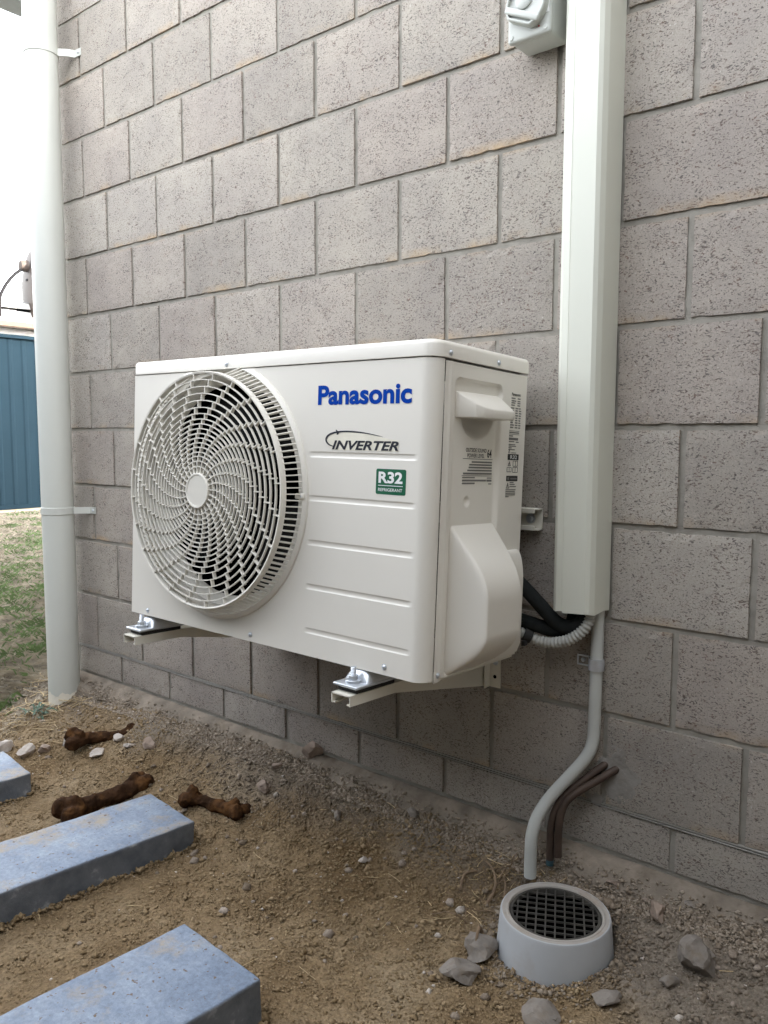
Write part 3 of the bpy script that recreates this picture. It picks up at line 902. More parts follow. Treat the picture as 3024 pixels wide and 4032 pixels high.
# carrying handle
def hull(name, pts, mat, parent, bev=.003, seg=3):
    bm = bmesh.new()
    for p in pts: bm.verts.new(p)
    bmesh.ops.convex_hull(bm, input=bm.verts)
    bmesh.ops.dissolve_limit(bm, angle_limit=R(3), verts=bm.verts, edges=bm.edges)
    if bev: bmesh.ops.bevel(bm, geom=list(bm.edges), offset=bev, segments=seg, affect='EDGES', profile=.5)
    return bmobj(name, bm, mat, parent, auto=40)
hull('handle', [(-.009, -.2140, .4605), (-.009, -.0915, .4615), (-.009, -.2140, .4175), (-.009, -.0900, .4190),
                (.0, -.2134, .4565), (.024, -.2000, .4400), (.031, -.1860, .4350), (.034, -.165, .433), (.034, -.0960, .4335), (.001, -.0925, .4590),
                (.0, -.2134, .4175), (.024, -.2000, .4178), (.031, -.1860, .4180), (.034, -.165, .4182), (.034, -.0940, .4195)], M['ivory'], AX, .0022, 2)

# valve cover: moulded hood over the pipe connections
def smin(a, b, k):
    h = max(k - abs(a - b), 0) / k
    return min(a, b) - h * h * k * .25
def cover_x(y, z):
    k = .030
    h = .0630
    h = smin(h, (y + .2150) * 7.0, k)
    h = smin(h, (.2365 - z) * .84, k)
    h = smin(h, (z - .004) * 1.45, k * 1.3)
    h = smin(h, (-.0840 - y) * 6.0, k)
    return max(h, -.009)
ysn = np.linspace(-.2165, -.082, 56); zsn = np.linspace(.001, .245, 90)
vv = [(cover_x(y, z), y, z) for y in ysn for z in zsn]; nzz = len(zsn)
ff = [(i * nzz + j, (i + 1) * nzz + j, (i + 1) * nzz + j + 1, i * nzz + j + 1) for i in range(len(ysn) - 1) for j in range(nzz - 1)]
mesh('valve_cover', vv, ff, M['ivory'], AX, smooth=True)
# rear outlet hood of the cover
bm = bmesh.new()
prof = []
for i in range(13):
    a = R(90 * i / 12); prof.append((.017 * math.cos(a), .135 + .060 * math.sin(a)))
outl = [(-.004, .010), (.010, .010), (.017, .028)] + prof + [(-.004, .195)]
front = [bm.verts.new((x, -.086, z)) for x, z in outl]
back = [bm.verts.new((x, -.012, z)) for x, z in outl]
for k in range(len(outl)): bm.faces.new((front[k], front[(k + 1) % len(outl)], back[(k + 1) % len(outl)], back[k]))
bm.faces.new(front[::-1]); bm.faces.new(back)
bmobj('outlet_hood', bm, M['ivory'], AX, auto=40)

# lettering and printed labels
def text_mesh(txt, off=0.0, shear=0.0, spacing=1.0):
    cu = bpy.data.curves.new('lettering', 'FONT')
    cu.body = txt; cu.size = 1; cu.offset = off; cu.shear = shear; cu.space_character = spacing
    cu.resolution_u = 5
    ob = bpy.data.objects.new('lettering', cu); COL.objects.link(ob)
    bpy.context.view_layer.update()
    dg = bpy.context.evaluated_depsgraph_get()
    me_ = bpy.data.meshes.new_from_object(ob.evaluated_get(dg))
    bpy.data.objects.remove(ob); bpy.data.curves.remove(cu)
    co = np.zeros(len(me_.vertices) * 3); me_.vertices.foreach_get('co', co); co = co.reshape(-1, 3)
    fs = [tuple(p.vertices) for p in me_.polygons]
    bpy.data.meshes.remove(me_)
    return co[:, :2], fs
def lettering(txt, rect, mat, parent, plane='front', lift=.0006, off=0.0, shear=0.0, spacing=1.0, name='lettering'):
    """fit the word into rect (u0,u1,v0,v1) on the front (x,z) or the side (y,z) face"""
    co, fs = text_mesh(txt, off, shear, spacing)
    mn, mx = co.min(0), co.max(0)
    u = rect[0] + (co[:, 0] - mn[0]) / (mx[0] - mn[0]) * (rect[1] - rect[0])
    v = rect[2] + (co[:, 1] - mn[1]) / (mx[1] - mn[1]) * (rect[3] - rect[2])
    if plane == 'front': P = [(a, FY - lift, b) for a, b in zip(u, v)]
    else: P = [(lift, a, b) for a, b in zip(u, v)]
    return mesh(name, P, fs, mat, parent)
def plate(name, rect, mat, parent, plane='front', lift=0.0004, rad=.003, th=.0004):
    u0, u1, v0, v1 = rect; pts = []
    for cx, cy, a0 in ((u1 - rad, v1 - rad, 0), (u0 + rad, v1 - rad, 90), (u0 + rad, v0 + rad, 180), (u1 - rad, v0 + rad, 270)):
        for i in range(6):
            a = R(a0 + 18 * i); pts.append((cx + rad * math.cos(a), cy + rad * math.sin(a)))
    n_ = len(pts)
    if plane == 'front': V = [(u, FY - lift, v) for u, v in pts] + [(u, FY - lift + th, v) for u, v in pts]
    else: V = [(lift, u, v) for u, v in pts] + [(lift - th, u, v) for u, v in pts]
    F_ = [tuple(range(n_))] + [(k, (k + 1) % n_, n_ + (k + 1) % n_, n_ + k) for k in range(n_)]
    return mesh(name, V, F_, mat, parent)
lettering('Panasonic', (-.2422, -.0413, .4350, .4680), M['blue_ink'], AX, off=.034, spacing=1.0)
# INVERTER badge with its swoosh
bd = lettering('INVERTER', (-.2065, -.0640, .3606, .3758), M['navy_ink'], AX, off=.030, shear=.28, lift=.0008, spacing=1.0)
def swoosh(pts, ws, mat, lift, parent, name='swoosh'):
    P = smooth_path([(a, 0, b) for a, b in pts], 8)
    wv = np.interp(np.linspace(0, 1, len(P)), np.linspace(0, 1, len(ws)), ws)
    V, F_ = [], []
    for i, p in enumerate(P):
        t = (P[min(i + 1, len(P) - 1)] - P[max(i - 1, 0)]).normalized(); s = Vector((-t.z, 0, t.x))
        for q in (-1, 1):
            v = p + s * q * wv[i] / 2; V.append((v.x, FY - lift, v.z))
    for i in range(len(P) - 1): F_.append((2 * i, 2 * i + 1, 2 * i + 3, 2 * i + 2))
    return mesh(name, V, F_, mat, parent)
swoosh([(-.2020, .3655), (-.2140, .3690), (-.2205, .3760), (-.2170, .3830), (-.2050, .3880), (-.1850, .3906), (-.1600, .3905), (-.1300, .3880), (-.0960, .3826)], [.001, .0026, .0036, .0036, .0030, .0026, .0024, .0016, .0002], M['navy_ink'], .0008, AX)
swoosh([(-.1985, .3935), (-.1940, .3885), (-.1962, .3855)], [.001, .0050, .001], M['navy_ink'], .0010, AX, 'arrow_head')
V = [(-.2140, .3690), (-.2190, .3760), (-.2155, .3825), (-.2040, .3872), (-.1850, .3898), (-.1600, .3896), (-.1300, .3868), (-.0980, .3815), (-.0640, .3765), (-.0660, .3596), (-.2070, .3596)]
mesh('badge_field', [(a, FY - .0004, b) for a, b in V], [tuple(range(len(V)))], M['cream_print'], AX)
st = plate('refrigerant_sticker', (-.1078, -.0472, .2912, .3318), M['green_ink'], AX)
lettering('R32', (-.1025, -.0535, .3090, .3275), M['white'], st, off=.035, lift=.0008)
plate('rule', (-.1030, -.0530, .3048, .3058), M['white'], st, lift=.0008, rad=.0003)
lettering('REFRIGERANT', (-.1025, -.0535, .2962, .3012), M['white'], st, off=.012, lift=.0008)
# side print in the recess
sp_ = empty('sound_label', (0, 0, 0)); sp_.parent = AX
RXL = -.0065 + .0005
lettering('OUTSIDE SOUND', (-.1790, -.1165, .3640, .3705), M['black_ink'], sp_, 'side', RXL, .01)
lettering('POWER LEVEL', (-.1740, -.1225, .3550, .3615), M['black_ink'], sp_, 'side', RXL, .01)
lettering('64', (-.1135, -.1000, .3555, .3700), M['black_ink'], sp_, 'side', RXL, .02)
def bars(rows, parent, lift, mat='grey_ink'):
    for u0, u1, v, hgt in rows:
        plate('print_line', (u0, u1, v - hgt / 2, v + hgt / 2), M[mat], parent, 'side', lift, rad=.0003)
bars([(-.1868, -.0960, .3528, .0008), (-.1880, -.0960, .3250, .0008)], sp_, RXL, 'black_ink')
bars([(-.160, -.0975, .3478, .0026), (-.167, -.0975, .3432, .0026), (-.1685, -.0975, .3386, .0026), (-.172, -.0975, .3338, .0026), (-.1845, -.0970, .3287, .0030),
      (-.1865, -.149, .3220, .0020), (-.1865, -.114, .3172, .0030), (-.112, -.0965, .3172, .0034), (-.1865, -.149, .3125, .0026), (-.111, -.0965, .3215, .0018), (-.106, -.0965, .3115, .0018)], sp_, RXL)
rl = empty('rating_label', (0, 0, 0)); rl.parent = AX
LX = .0005
lettering('Panasonic', (-.0520, -.0215, .4655, .4705), M['black_ink'], rl, 'side', LX, .03)
rows = []
rr_ = random.Random(11)
for v in (.4610, .4565, .4530, .4490): rows += [(-.0520, -.0520 + rr_.uniform(.010, .016), v, .0020), (-.0310, -.0310 + rr_.uniform(.007, .011), v, .0020)]
for k in range(9):
    v = .4440 - k * .0042
    rows += [(-.0530, -.0530 + rr_.uniform(.008, .013), v, .0022), (-.0370, -.0370 + rr_.uniform(.007, .010), v, .0022), (-.0250, -.0250 + rr_.uniform(.005, .008), v, .0022)]
bars(rows, rl, LX)
bars([(-.0550, -.0210, .4045, .0007), (-.0550, -.0205, .3985, .0007)], rl, LX, 'black_ink')
bars([(-.0545, -.0215, .4015, .0022), (-.0550, -.0420, .3955, .0020), (-.0550, -.0240, .3905, .0042), (-.0550, -.0370, .3858, .0018), (-.0310, -.0215, .3852, .0018),
      (-.0555, -.0330, .3805, .0016), (-.0555, -.0300, .3778, .0016), (-.0555, -.0450, .3748, .0016), (-.0555, -.0340, .3718, .0016), (-.0450, -.0290, .3662, .0014)], rl, LX)
k = plate('black_panel', (-.0565, -.0195, .3535, .3640), M['black_ink'], rl, 'side', LX, .0012)
lettering('R32', (-.0490, -.0260, .3555, .3620), M['white'], k, 'side', LX + .0004, .01)
k = plate('black_panel', (-.0585, -.0200, .3165, .3260), M['black_ink'], rl, 'side', LX, .0004)
bars([(-.0450, -.0230, .3210, .0028), (-.0555, -.0495, .3210, .0050)], k, LX + .0004)
def tri(name, yc, z0, s, mat):
    o_ = [(yc - s, z0), (yc + s, z0), (yc, z0 + 1.75 * s)]; c = (yc, z0 + .6 * s); i_ = [((a - c[0]) * .66 + c[0], (b - c[1]) * .66 + c[1]) for a, b in o_]
    mesh(name, [(LX, a, b) for a, b in o_ + i_], [(0, 1, 4, 3), (1, 2, 5, 4), (2, 0, 3, 5)], mat, rl)
    plate('mark', (yc - .0006, yc + .0006, z0 + .0022, z0 + 1.15 * s), M['black_ink'], rl, 'side', LX, .0002)
tri('warning_triangle', -.0505, .3430, .0052, M['black_ink'])
tri('warning_triangle', -.0525, .3660, .0036, M['black_ink'])
tri('warning_triangle', -.0530, .3040, .0060, M['black_ink'])
def book(y0, y1, z0, z1):
    bars([(y0, y1, z0, .0008), (y0, y1, z1, .0008)], rl, LX, 'black_ink')
    for yy in (y0, (y0 + y1) / 2, y1): plate('print_line', (yy - .0004, yy + .0004, z0, z1), M['black_ink'], rl, 'side', LX, .0002)
book(-.0375, -.0215, .3430, .3520); book(-.0375, -.0215, .3320, .3410); book(-.0570, -.0430, .3330, .3405)
bars([(-.0460, -.0330, .3140, .0018), (-.0460, -.0290, .3108, .0018), (-.0460, -.0240, .3070, .0018),
      (-.0590, -.0250, .3015, .0016), (-.0590, -.0275, .2985, .0016), (-.0590, -.0255, .2955, .0016), (-.0590, -.0260, .2925, .0016), (-.0590, -.0480, .2895, .0016)], rl, LX)

# ------------------------------------------------------------------ wall brackets, feet and rail
def bracket(name, xc, label):
    e = empty(name, (xc, 0, .406))
    tag(e, label, 'bracket', 'wall brackets under the air conditioner')
    y1, ytip, hw, t = -.006, -.415, .0205, .0022
    slope = math.tan(R(2.57))
    def top(y): return -y * slope
    def bot(y):
        if y < -.30: return top(y) - .0175
        return top(y) - .0175 - (.0465) * ((y + .30) / (.30 + y1))
    # channel: top web with a slot, two deepening side webs
    ys_ = [ytip, -.35, -.30, -.22, -.14, -.07, y1]
    for s in (-1, 1):
        vv, ff = [], []
        for y in ys_:
            for x in (s * hw, s * (hw - t)):
                vv += [(x, y, top(y)), (x, y, bot(y))]
        for i in range(len(ys_) - 1):
            a = i * 4; b = a + 4
            ff += [(a, b, b + 1, a + 1), (a + 2, a + 3, b + 3, b + 2), (a, a + 2, b + 2, b), (a + 1, b + 1, b + 3, a + 3)]
        ff += [(0, 1, 3, 2), (24, 26, 27, 25)]
        mesh('side_web', vv, ff, M['bracket'], e, auto=40)
        # rolled lip at the bottom of the web
        vv = []
        for y in (ytip + .001, -.30): 
            vv += [(s * (hw - t * .5), y, bot(y) + .0005), (s * (hw - t * .5), y, bot(y) + .0027), (s * (hw - .008), y, bot(y) + .0027), (s * (hw - .008), y, bot(y) + .0005)]
        mesh('lip', vv, [(0, 1, 5, 4), (1, 2, 6, 5), (2, 3, 7, 6), (3, 0, 4, 7), (0, 3, 2, 1), (4, 5, 6, 7)], M['bracket'], e)
    def web(x0, x1, ya, yb):
        return [(x0, ya, top(ya)), (x1, ya, top(ya)), (x1, yb, top(yb)), (x0, yb, top(yb)), (x0, ya, top(ya) - t), (x1, ya, top(ya) - t), (x1, yb, top(yb) - t), (x0, yb, top(yb) - t)]
    vv, ff = [], []
    for q in (web(-hw + .0002, -.0045, ytip, y1), web(.0045, hw - .0002, ytip, y1), web(-.0045, .0045, ytip, ytip + .022), web(-.0045, .0045, -.31, y1)):
        b = len(vv); vv += q
        ff += [tuple(b + i for i in f) for f in ((0, 1, 2, 3), (7, 6, 5, 4), (0, 4, 5, 1), (1, 5, 6, 2), (2, 6, 7, 3), (3, 7, 4, 0))]
    mesh('top_web', vv, ff, M['bracket'], e)
    # upright against the wall
    bm = bmesh.new(); bx(bm, hw + .004, hw + .030, -.0042, -.0015, -.064, .245, .0008, 1); bx(bm, hw + .004, hw + .0065, -.024, -.0040, -.064, .245, .0008, 1)
    up = bmobj('upright', bm, M['bracket'], e)
    for z in (-.012, -.042):
        bm = bmesh.new(); lathe(bm, [(0, -.0045), (.004, -.004), (.0055, -.0015), (.0068, 0)] if z > -.03 else [(0, -.0007), (.0038, -.0007)], 14, (hw + .018, -.0042, z), 'y')
        bmobj('bolt' if z > -.03 else 'slot', bm, M['zinc'] if z > -.03 else M['void'], up)
    return e
bracket('bracket', -.389, 'right cream steel bracket arm below the logo end of the unit')
bracket('bracket', -.984, 'left cream steel bracket arm below the fan end of the unit')
rail = empty('mounting_rail', (-.253, 0, .664))
tag(rail, 'cream steel channel rail on the wall with bolt beside the unit', 'rail')
bm = bmesh.new()
X0, X1 = -.86, 0.0
for b in ((X0, X1, -.0045, -.002, .002, .039), (X0, X1, -.022, -.0045, .0, .0025), (X0, X1, -.022, -.0045, .0385, .041), (X0, X1 - .006, -.0245, -.022, .0, .009), (X0, X1 - .006, -.0245, -.022, .032, .041)):
    bx(bm, *b, .0007, 1)
bmobj('channel', bm, M['bracket'], rail)
bm = bmesh.new(); lathe(bm, [(.0095, -.0045), (.0095, -.0062), (.006, -.0065)], 20, (-.024, 0, .0205), 'y'); lathe(bm, [(0, -.0125), (.0058, -.012), (.0062, -.0062)], 6, (-.024, 0, .0205), 'y')
bmobj('bolt', bm, M['zinc'], rail)

AXM = Matrix.LocRotScale(AX.location, AX.rotation_euler, None).inverted()
def foot(xc):
    z0 = .406 + .382 * math.tan(R(2.57))
    e = empty('foot', AXM @ Vector((xc, -.385, z0))); e.parent = AX
    bm = bmesh.new(); bx(bm, -.0215, .0215, -.014, .085, .0002, .0085, .003, 2); bmobj('rubber_pad', bm, M['rubber'], e)
    bm = bmesh.new(); bx(bm, -.0265, .0265, -.021, .095, .0087, .0140, .0022, 3)
    bmobj('plate', bm, M['zinc'], e)
    # domed press-up that reaches the base pan
    vv, ff = [], []
    nu, nv = 16, 16
    for i in range(nu + 1):
        for j in range(nv + 1):
            u = -1 + 2 * i / nu; v = -1 + 2 * j / nv
            f = max(0, 1 - abs(u) ** 2.6) * max(0, 1 - abs(v) ** 5)
            vv.append((u * .0250, .044 + v * .036, .0138 + .0215 * f ** .5))
    for i in range(nu):
        for j in range(nv):
            a = i * (nv + 1) + j; ff.append((a, a + 1, a + nv + 2, a + nv + 1))
    mesh('pressed_foot', vv, ff, M['zinc'], e, smooth=True)
    bm = bmesh.new(); lathe(bm, [(0, .0400), (.0042, .0395), (.0042, .018)], 14)
    for k in range(6): lathe(bm, [(.0042, .026 + k * .0024), (.0050, .0270 + k * .0024), (.0042, .028 + k * .0024)], 14)
    bmobj('bolt', bm, M['zinc'], e)
    bm = bmesh.new(); lathe(bm, [(0, .0262), (.0078, .0262), (.0084, .0255), (.0084, .0190), (0, .0190)], 6); bmobj('nut', bm, M['zinc'], e, auto=30)
    bm = bmesh.new(); lathe(bm, [(0, .0190), (.0125, .0188), (.0130, .0180), (.0130, .0142), (0, .0142)], 24); bmobj('washer', bm, M['zinc'], e, auto=30)
foot(-.389)
foot(-.984)

# ------------------------------------------------------------------ duct, conduits, isolator, copper tails
duct = empty('pipe_duct', (-.16, 0, .531))
tag(duct, 'tall cream plastic pipe duct running up the wall beside the unit', 'duct')
prof = [(-.0405, 0), (-.0405, -.050), (-.0375, -.0605), (-.0290, -.0690), (-.0165, -.0712), (-.0155, -.0704), (-.0145, -.0712), (.0270, -.0712), (.0335, -.0665), (.0385, -.0560), (.0400, -.0440), (.0405, -.0200), (.0410, 0)]
inner = [(x * .965, y * .965) for x, y in prof]
vv, ff = [], []; n_ = len(prof)
zs_ = [0, .0015, 1.75]
for q in (prof, inner):
    for z in zs_:
        for k, (x, y) in enumerate(q):
            vv.append((x, y, z + (.0018 * math.sin(k * 1.9) if z < .01 else 0)))
for s in range(2):
    for j in range(2):
        for k in range(n_ - 1):
            a = (s * 3 + j) * n_ + k; ff.append((a, a + 1, a + n_ + 1, a + n_))
for k in range(n_ - 1): ff.append((k, k + 1, 3 * n_ + k + 1, 3 * n_ + k))
mesh('cover', vv, ff, M['duct'], duct, auto=9)
box('base_channel', (-.036, .036, -.004, -.0005, .004, 1.75), M['duct'], duct)

cond = empty('grey_conduit', (-.134, -.0145, .0))
tag(cond, 'grey plastic conduit running down the wall and bending to the drain', 'conduit')
CP = [(-.1325, -.0150, .62), (-.1330, -.0150, .47), (-.1340, -.0150, .36), (-.1345, -.0150, .312)]
CP2 = smooth_path([(-.1345, -.0150, .312), (-.1352, -.0165, .292), (-.1395, -.0215, .270), (-.152, -.0300, .246), (-.176, -.0480, .2110), (-.1960, -.0650, .1800), (-.2070, -.0830, .1520), (-.2105, -.0950, .1280), (-.2112, -.1000, .1020), (-.2112, -.1010, .0420)], 6)
bm = bmesh.new(); tube(bm, [Vector(p) for p in CP[:-1]] + CP2, .0112, 18, cap=False)
for v in bm.verts: v.co -= Vector((-.134, -.0145, 0))
bmobj('pipe', bm, M['pvc'], cond, auto=60)
sad = empty('pipe_saddle', (-.150, -.002, .432))
tag(sad, 'zinc half saddle holding the grey conduit to the wall', 'saddle')
bm = bmesh.new()
for z0, z1 in ((-.0105, .0105),):
    prev = None
    for i in range(15):
        a = R(-25 + 235 * i / 14)
        x = .0165 - math.cos(a) * .0125 * -1; y = -.0130 - math.sin(a) * .0125
        x = .0165 + math.cos(a) * .0125
        o2 = (.0165 + math.cos(a) * .0142, -.0130 - math.sin(a) * .0142)
        ring = [bm.verts.new((x, y, z0)), bm.verts.new((x, y, z1)), bm.verts.new((o2[0], o2[1], z1)), bm.verts.new((o2[0], o2[1], z0))]
        if prev:
            for q in range(4): bm.faces.new((prev[q], prev[(q + 1) % 4], ring[(q + 1) % 4], ring[q]))
        prev = ring
bmobj('band', bm, M['zinc'], sad)
bm = bmesh.new(); 
for b in ((-.025, .006, -.003, -.0012, .0068, .0100), (-.025, .006, -.003, -.0012, -.0100, -.0068), (-.0262, -.0228, -.003, -.0012, -.0100, .0100), (-.0040, .006, -.003, -.0012, -.0100, .0100)): bx(bm, *b, .0006, 1)
bmobj('tongue', bm, M['zinc'], sad)
bm = bmesh.new(); lathe(bm, [(0, -.0040), (.0030, -.0034), (.0042, -.0012)], 14, (-.0150, 0, 0), 'y'); bmobj('screw', bm, M['zinc'], sad)

def pipe_thing(name, pts, rad, mat, label, cat, n=8, seg=16, group=None):
    P = smooth_path(pts, n); base = P[-1].copy()
    e = tubeobj(name, [p - base for p in P], rad, mat, None, seg); e.location = base
    tag(e, label, cat, group); return e
pipe_thing('insulated_pipe', [(-.330, -.105, .625), (-.285, -.092, .602), (-.2517, -.0750, .568), (-.2242, -.0650, .5385), (-.1971, -.0500, .5061), (-.1706, -.0440, .4992), (-.1495, -.0420, .5149), (-.1440, -.0400, .548), (-.1440, -.0400, .62)], .0128, M['foam'], 'upper black foam insulated pipe between valve cover and duct', 'pipe')
pipe_thing('insulated_pipe', [(-.330, -.090, .512), (-.2900, -.075, .5080), (-.2560, -.0650, .5022), (-.2284, -.0560, .4950), (-.2050, -.0400, .4885), (-.1850, -.0300, .4950), (-.1720, -.0260, .522), (-.1700, -.0260, .62)], .0130, M['foam'], 'lower black foam insulated pipe looping below the upper one', 'pipe')
P = smooth_path([(-.3000, -.088, .5000), (-.2700, -.0760, .4880), (-.2415, -.0670, .4760), (-.2204, -.0640, .4694), (-.1936, -.0600, .4706), (-.1652, -.0560, .4809), (-.1430, -.0500, .5010), (-.1360, -.0440, .5230), (-.1350, -.0420, .560)], 22)
# resample evenly and modulate the radius into ribs
d = [0]
for a, b in zip(P[:-1], P[1:]): d.append(d[-1] + (b - a).length)
Ls = np.arange(0, d[-1], .0011)
Q = [Vector([np.interp(s, d, [p[i] for p in P]) for i in range(3)]) for s in Ls]
rad = [.0094 + .0011 * math.copysign(abs(math.sin(s / .0035 * math.pi)) ** .6, math.sin(s / .0035 * math.pi)) for s in Ls]
o = tubeobj('corrugated_conduit', [q - Q[-1] for q in Q], rad, M['flex'], None, 14); o.location = Q[-1]
tag(o, 'grey corrugated flexible conduit curving up into the duct', 'conduit')
bm = bmesh.new(); tube(bm, [(-.006, -.004, .003), (.006, .004, -.003)], .0126, 14); bx(bm, -.004, .004, -.016, -.006, -.017, -.008, .001, 1)
o = bmobj('cable_tie', bm, M['rubber']); o.location = (-.2445, -.068, .4775)
tag(o, 'black cable tie round the corrugated conduit', 'cable tie')

pipe_thing('copper_pipe', [(-.0850, .020, .2490), (-.0990, -.001, .2400), (-.1250, -.0240, .2190), (-.1530, -.0440, .1960), (-.1680, -.0560, .1760), (-.1740, -.0640, .1450), (-.1748, -.0660, .1080), (-.1742, -.0670, .0780)], .0070, M['copper'], 'brown copper pipe tail bent down, the one nearer the drain', 'pipe')
P = smooth_path([(-.1060, .020, .2510), (-.1200, -.001, .2430), (-.1430, -.0230, .2200), (-.1700, -.0430, .1900), (-.1850, -.0560, .1620), (-.1905, -.0640, .1300), (-.1905, -.0660, .0950), (-.1900, -.0670, .0660)], 8)
e = empty('copper_pipe', P[-1]); tag(e, 'brown copper pipe tail with blue end behind the grey conduit', 'pipe')
tubeobj('pipe', [p - P[-1] for p in P], .0070, M['copper'], e, 16)
tubeobj('blue_end', [(0, 0, .0015), (0, 0, -.0085)], .0073, M['verdigris'], e, 16)

sw = empty('isolator_switch', (-.263, 0, 1.520))
tag(sw, 'grey weatherproof isolator switch box high on the wall beside the duct', 'switch')
bm = bmesh.new(); bx(bm, -.0405, .0385, -.058, -.0015, 0, .155, .006, 3); bmobj('housing', bm, M['switch'], sw)
bm = bmesh.new(); bx(bm, -.0425, .0405, -.0705, -.0580, -.002, .157, .0055, 3); cv = bmobj('cover', bm, M['switch'], sw)
for x, z in ((-.034, .007), (.032, .007), (-.034, .148), (.032, .148)):
    bm = bmesh.new(); lathe(bm, [(0, -.0012), (.0036, -.0012), (.0042, -.0004), (.0042, .001)], 18, (x, -.0705, z), 'y'); bmobj('cover_screw', bm, M['switch'], cv)
# rotary knob, turned part of the way
kr = R(26)
kl = (-.0005, 0, .0495)
def knob_outline(rad, cut, n=56):
    out = []
    for k in range(n):
        a = 2 * math.pi * k / n
        out.append((rad * math.cos(a), max(rad * math.sin(a), -cut)))
    return out
def knob_part(name, loops):
    bm = bmesh.new(); L_ = [[bm.verts.new((x, y, z)) for x, z in pts] for pts, y in loops]
    for A, B in zip(L_[:-1], L_[1:]):
        for k in range(len(A)): bm.faces.new((A[k], A[(k + 1) % len(A)], B[(k + 1) % len(B)], B[k]))
    bm.faces.new(L_[-1])
    o = bmobj(name, bm, M['switch'], cv, auto=35); o.location = kl; o.rotation_euler = (0, kr, 0)
    return o
knob_part('knob_body', [(knob_outline(.0385, .0310), -.0700), (knob_outline(.0380, .0305), -.0840), (knob_outline(.0365, .0290), -.0855), (knob_outline(.0345, .0270), -.0855), (knob_outline(.0335, .0260), -.0845), (knob_outline(.0335, .0260), -.0790)])
bm = bmesh.new(); bx(bm, -.0345, .0375, -.0875, -.0785, -.0225, -.0110, .0035, 3); o = bmobj('knob_bar', bm, M['switch'], cv); o.location = kl; o.rotation_euler = (0, kr, 0)
bm = bmesh.new(); lathe(bm, [(0, -.0835), (.0135, -.0835), (.0155, -.0820), (.0155, -.0785)], 32, (-.008, 0, .006), 'y'); o = bmobj('knob_hub', bm, M['switch'], cv, auto=40); o.location = kl; o.rotation_euler = (0, kr, 0)
box('label', (.0265, .0385, -.0711, -.0703, .0300, .110), M['white'], cv, .0002, 1)
bm = bmesh.new(); lathe(bm, [(0, -.0006), (.0016, -.0006), (.0016, 0)], 12, (.0195, -.0707, .0118), 'y'); bmobj('red_dot', bm, M['red_ink'], cv)

# ------------------------------------------------------------------ drain
DX, DY, DZ = -.122, -.176, .046
dr = empty('drain', (DX, DY, DZ - .09))
tag(dr, 'round grey plastic drain surround with dark grate standing in the soil', 'drain')
bm = bmesh.new(); lathe(bm, [(.1000, -.012), (.0985, .004), (.0915, .0860), (.0900, .0894), (.0880, .0900)], 72); bmobj('surround', bm, M['drain'], dr, auto=40)
bm = bmesh.new(); lathe(bm, [(.0882, .0900), (.0825, .0896), (.0815, .0905), (.0778, .0905), (.0765, .0890), (.0760, .0860)], 72); bmobj('rim', bm, M['drain_rim'], dr, auto=40)
bm = bmesh.new(); lathe(bm, [(.0760, .0600), (.0756, .0865), (.0748, .0882), (.0705, .0882), (.0700, .0860), (.0700, .0800)], 64)
gr = bmobj('grate', bm, M['grate'], dr, auto=40)
gang = R(40)
ca, sa = math.cos(gang), math.sin(gang)
for fam in range(2):
    sp, tk = (.0156, .0014)
    for i in range(-5, 5):
        c = (i + (.5 if fam else 0)) * sp
        if abs(c) > .068: continue
        hl = math.sqrt(.0715 ** 2 - c * c)
        bm = bmesh.new()
        if fam == 0: bx(bm, c - tk, c + tk, -hl, hl, .0842, .0874, .0005, 1)
        else: bx(bm, -hl, hl, c - tk * .7, c + tk * .7, .0842, .0879, .0005, 1)
        o = bmobj('grate_bar', bm, M['grate'], gr); o.rotation_euler = (0, 0, R(27))
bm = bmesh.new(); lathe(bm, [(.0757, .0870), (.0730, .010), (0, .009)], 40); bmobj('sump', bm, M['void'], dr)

# ------------------------------------------------------------------ pavers
def paver(cx, cy, ztop, ang, w, ln, th, seed, label):
    bm = bmesh.new(); bx(bm, -w / 2, w / 2, -ln, 0, -th, 0, .0042, 3)
    bmesh.ops.subdivide_edges(bm, edges=[e for e in bm.edges if e.calc_length() > .05], cuts=14, use_grid_fill=True)
    r_ = Vector((seed * 3.1, seed * 1.7, 0))
    for v in bm.verts:
        n_ = mnoise.noise_vector(v.co * 22 + r_) * .0018 + mnoise.noise_vector(v.co * 90 + r_) * .0007
        v.co += n_
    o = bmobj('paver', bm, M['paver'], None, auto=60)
    o.location = (cx, cy, ztop); o.rotation_euler = (R(random.uniform(-.6, .6)), R(random.uniform(-.8, .8)), ang)
    tag(o, label, 'paver', 'stepping pavers in the sand'); return o
paver(-1.035, -.284, -.010, R(-6.5), .200, .55, .085, 1, 'middle blue-grey concrete paver with a bone lying behind it')
paver(-.483, -.590, .040, R(-4.0), .202, .55, .11, 2, 'nearest blue-grey concrete paver with sandy stains at the bottom edge')
paver(-1.565, -.384, -.012, R(-7.0), .200, .55, .085, 3, 'farthest blue-grey concrete paver beside the white stones')

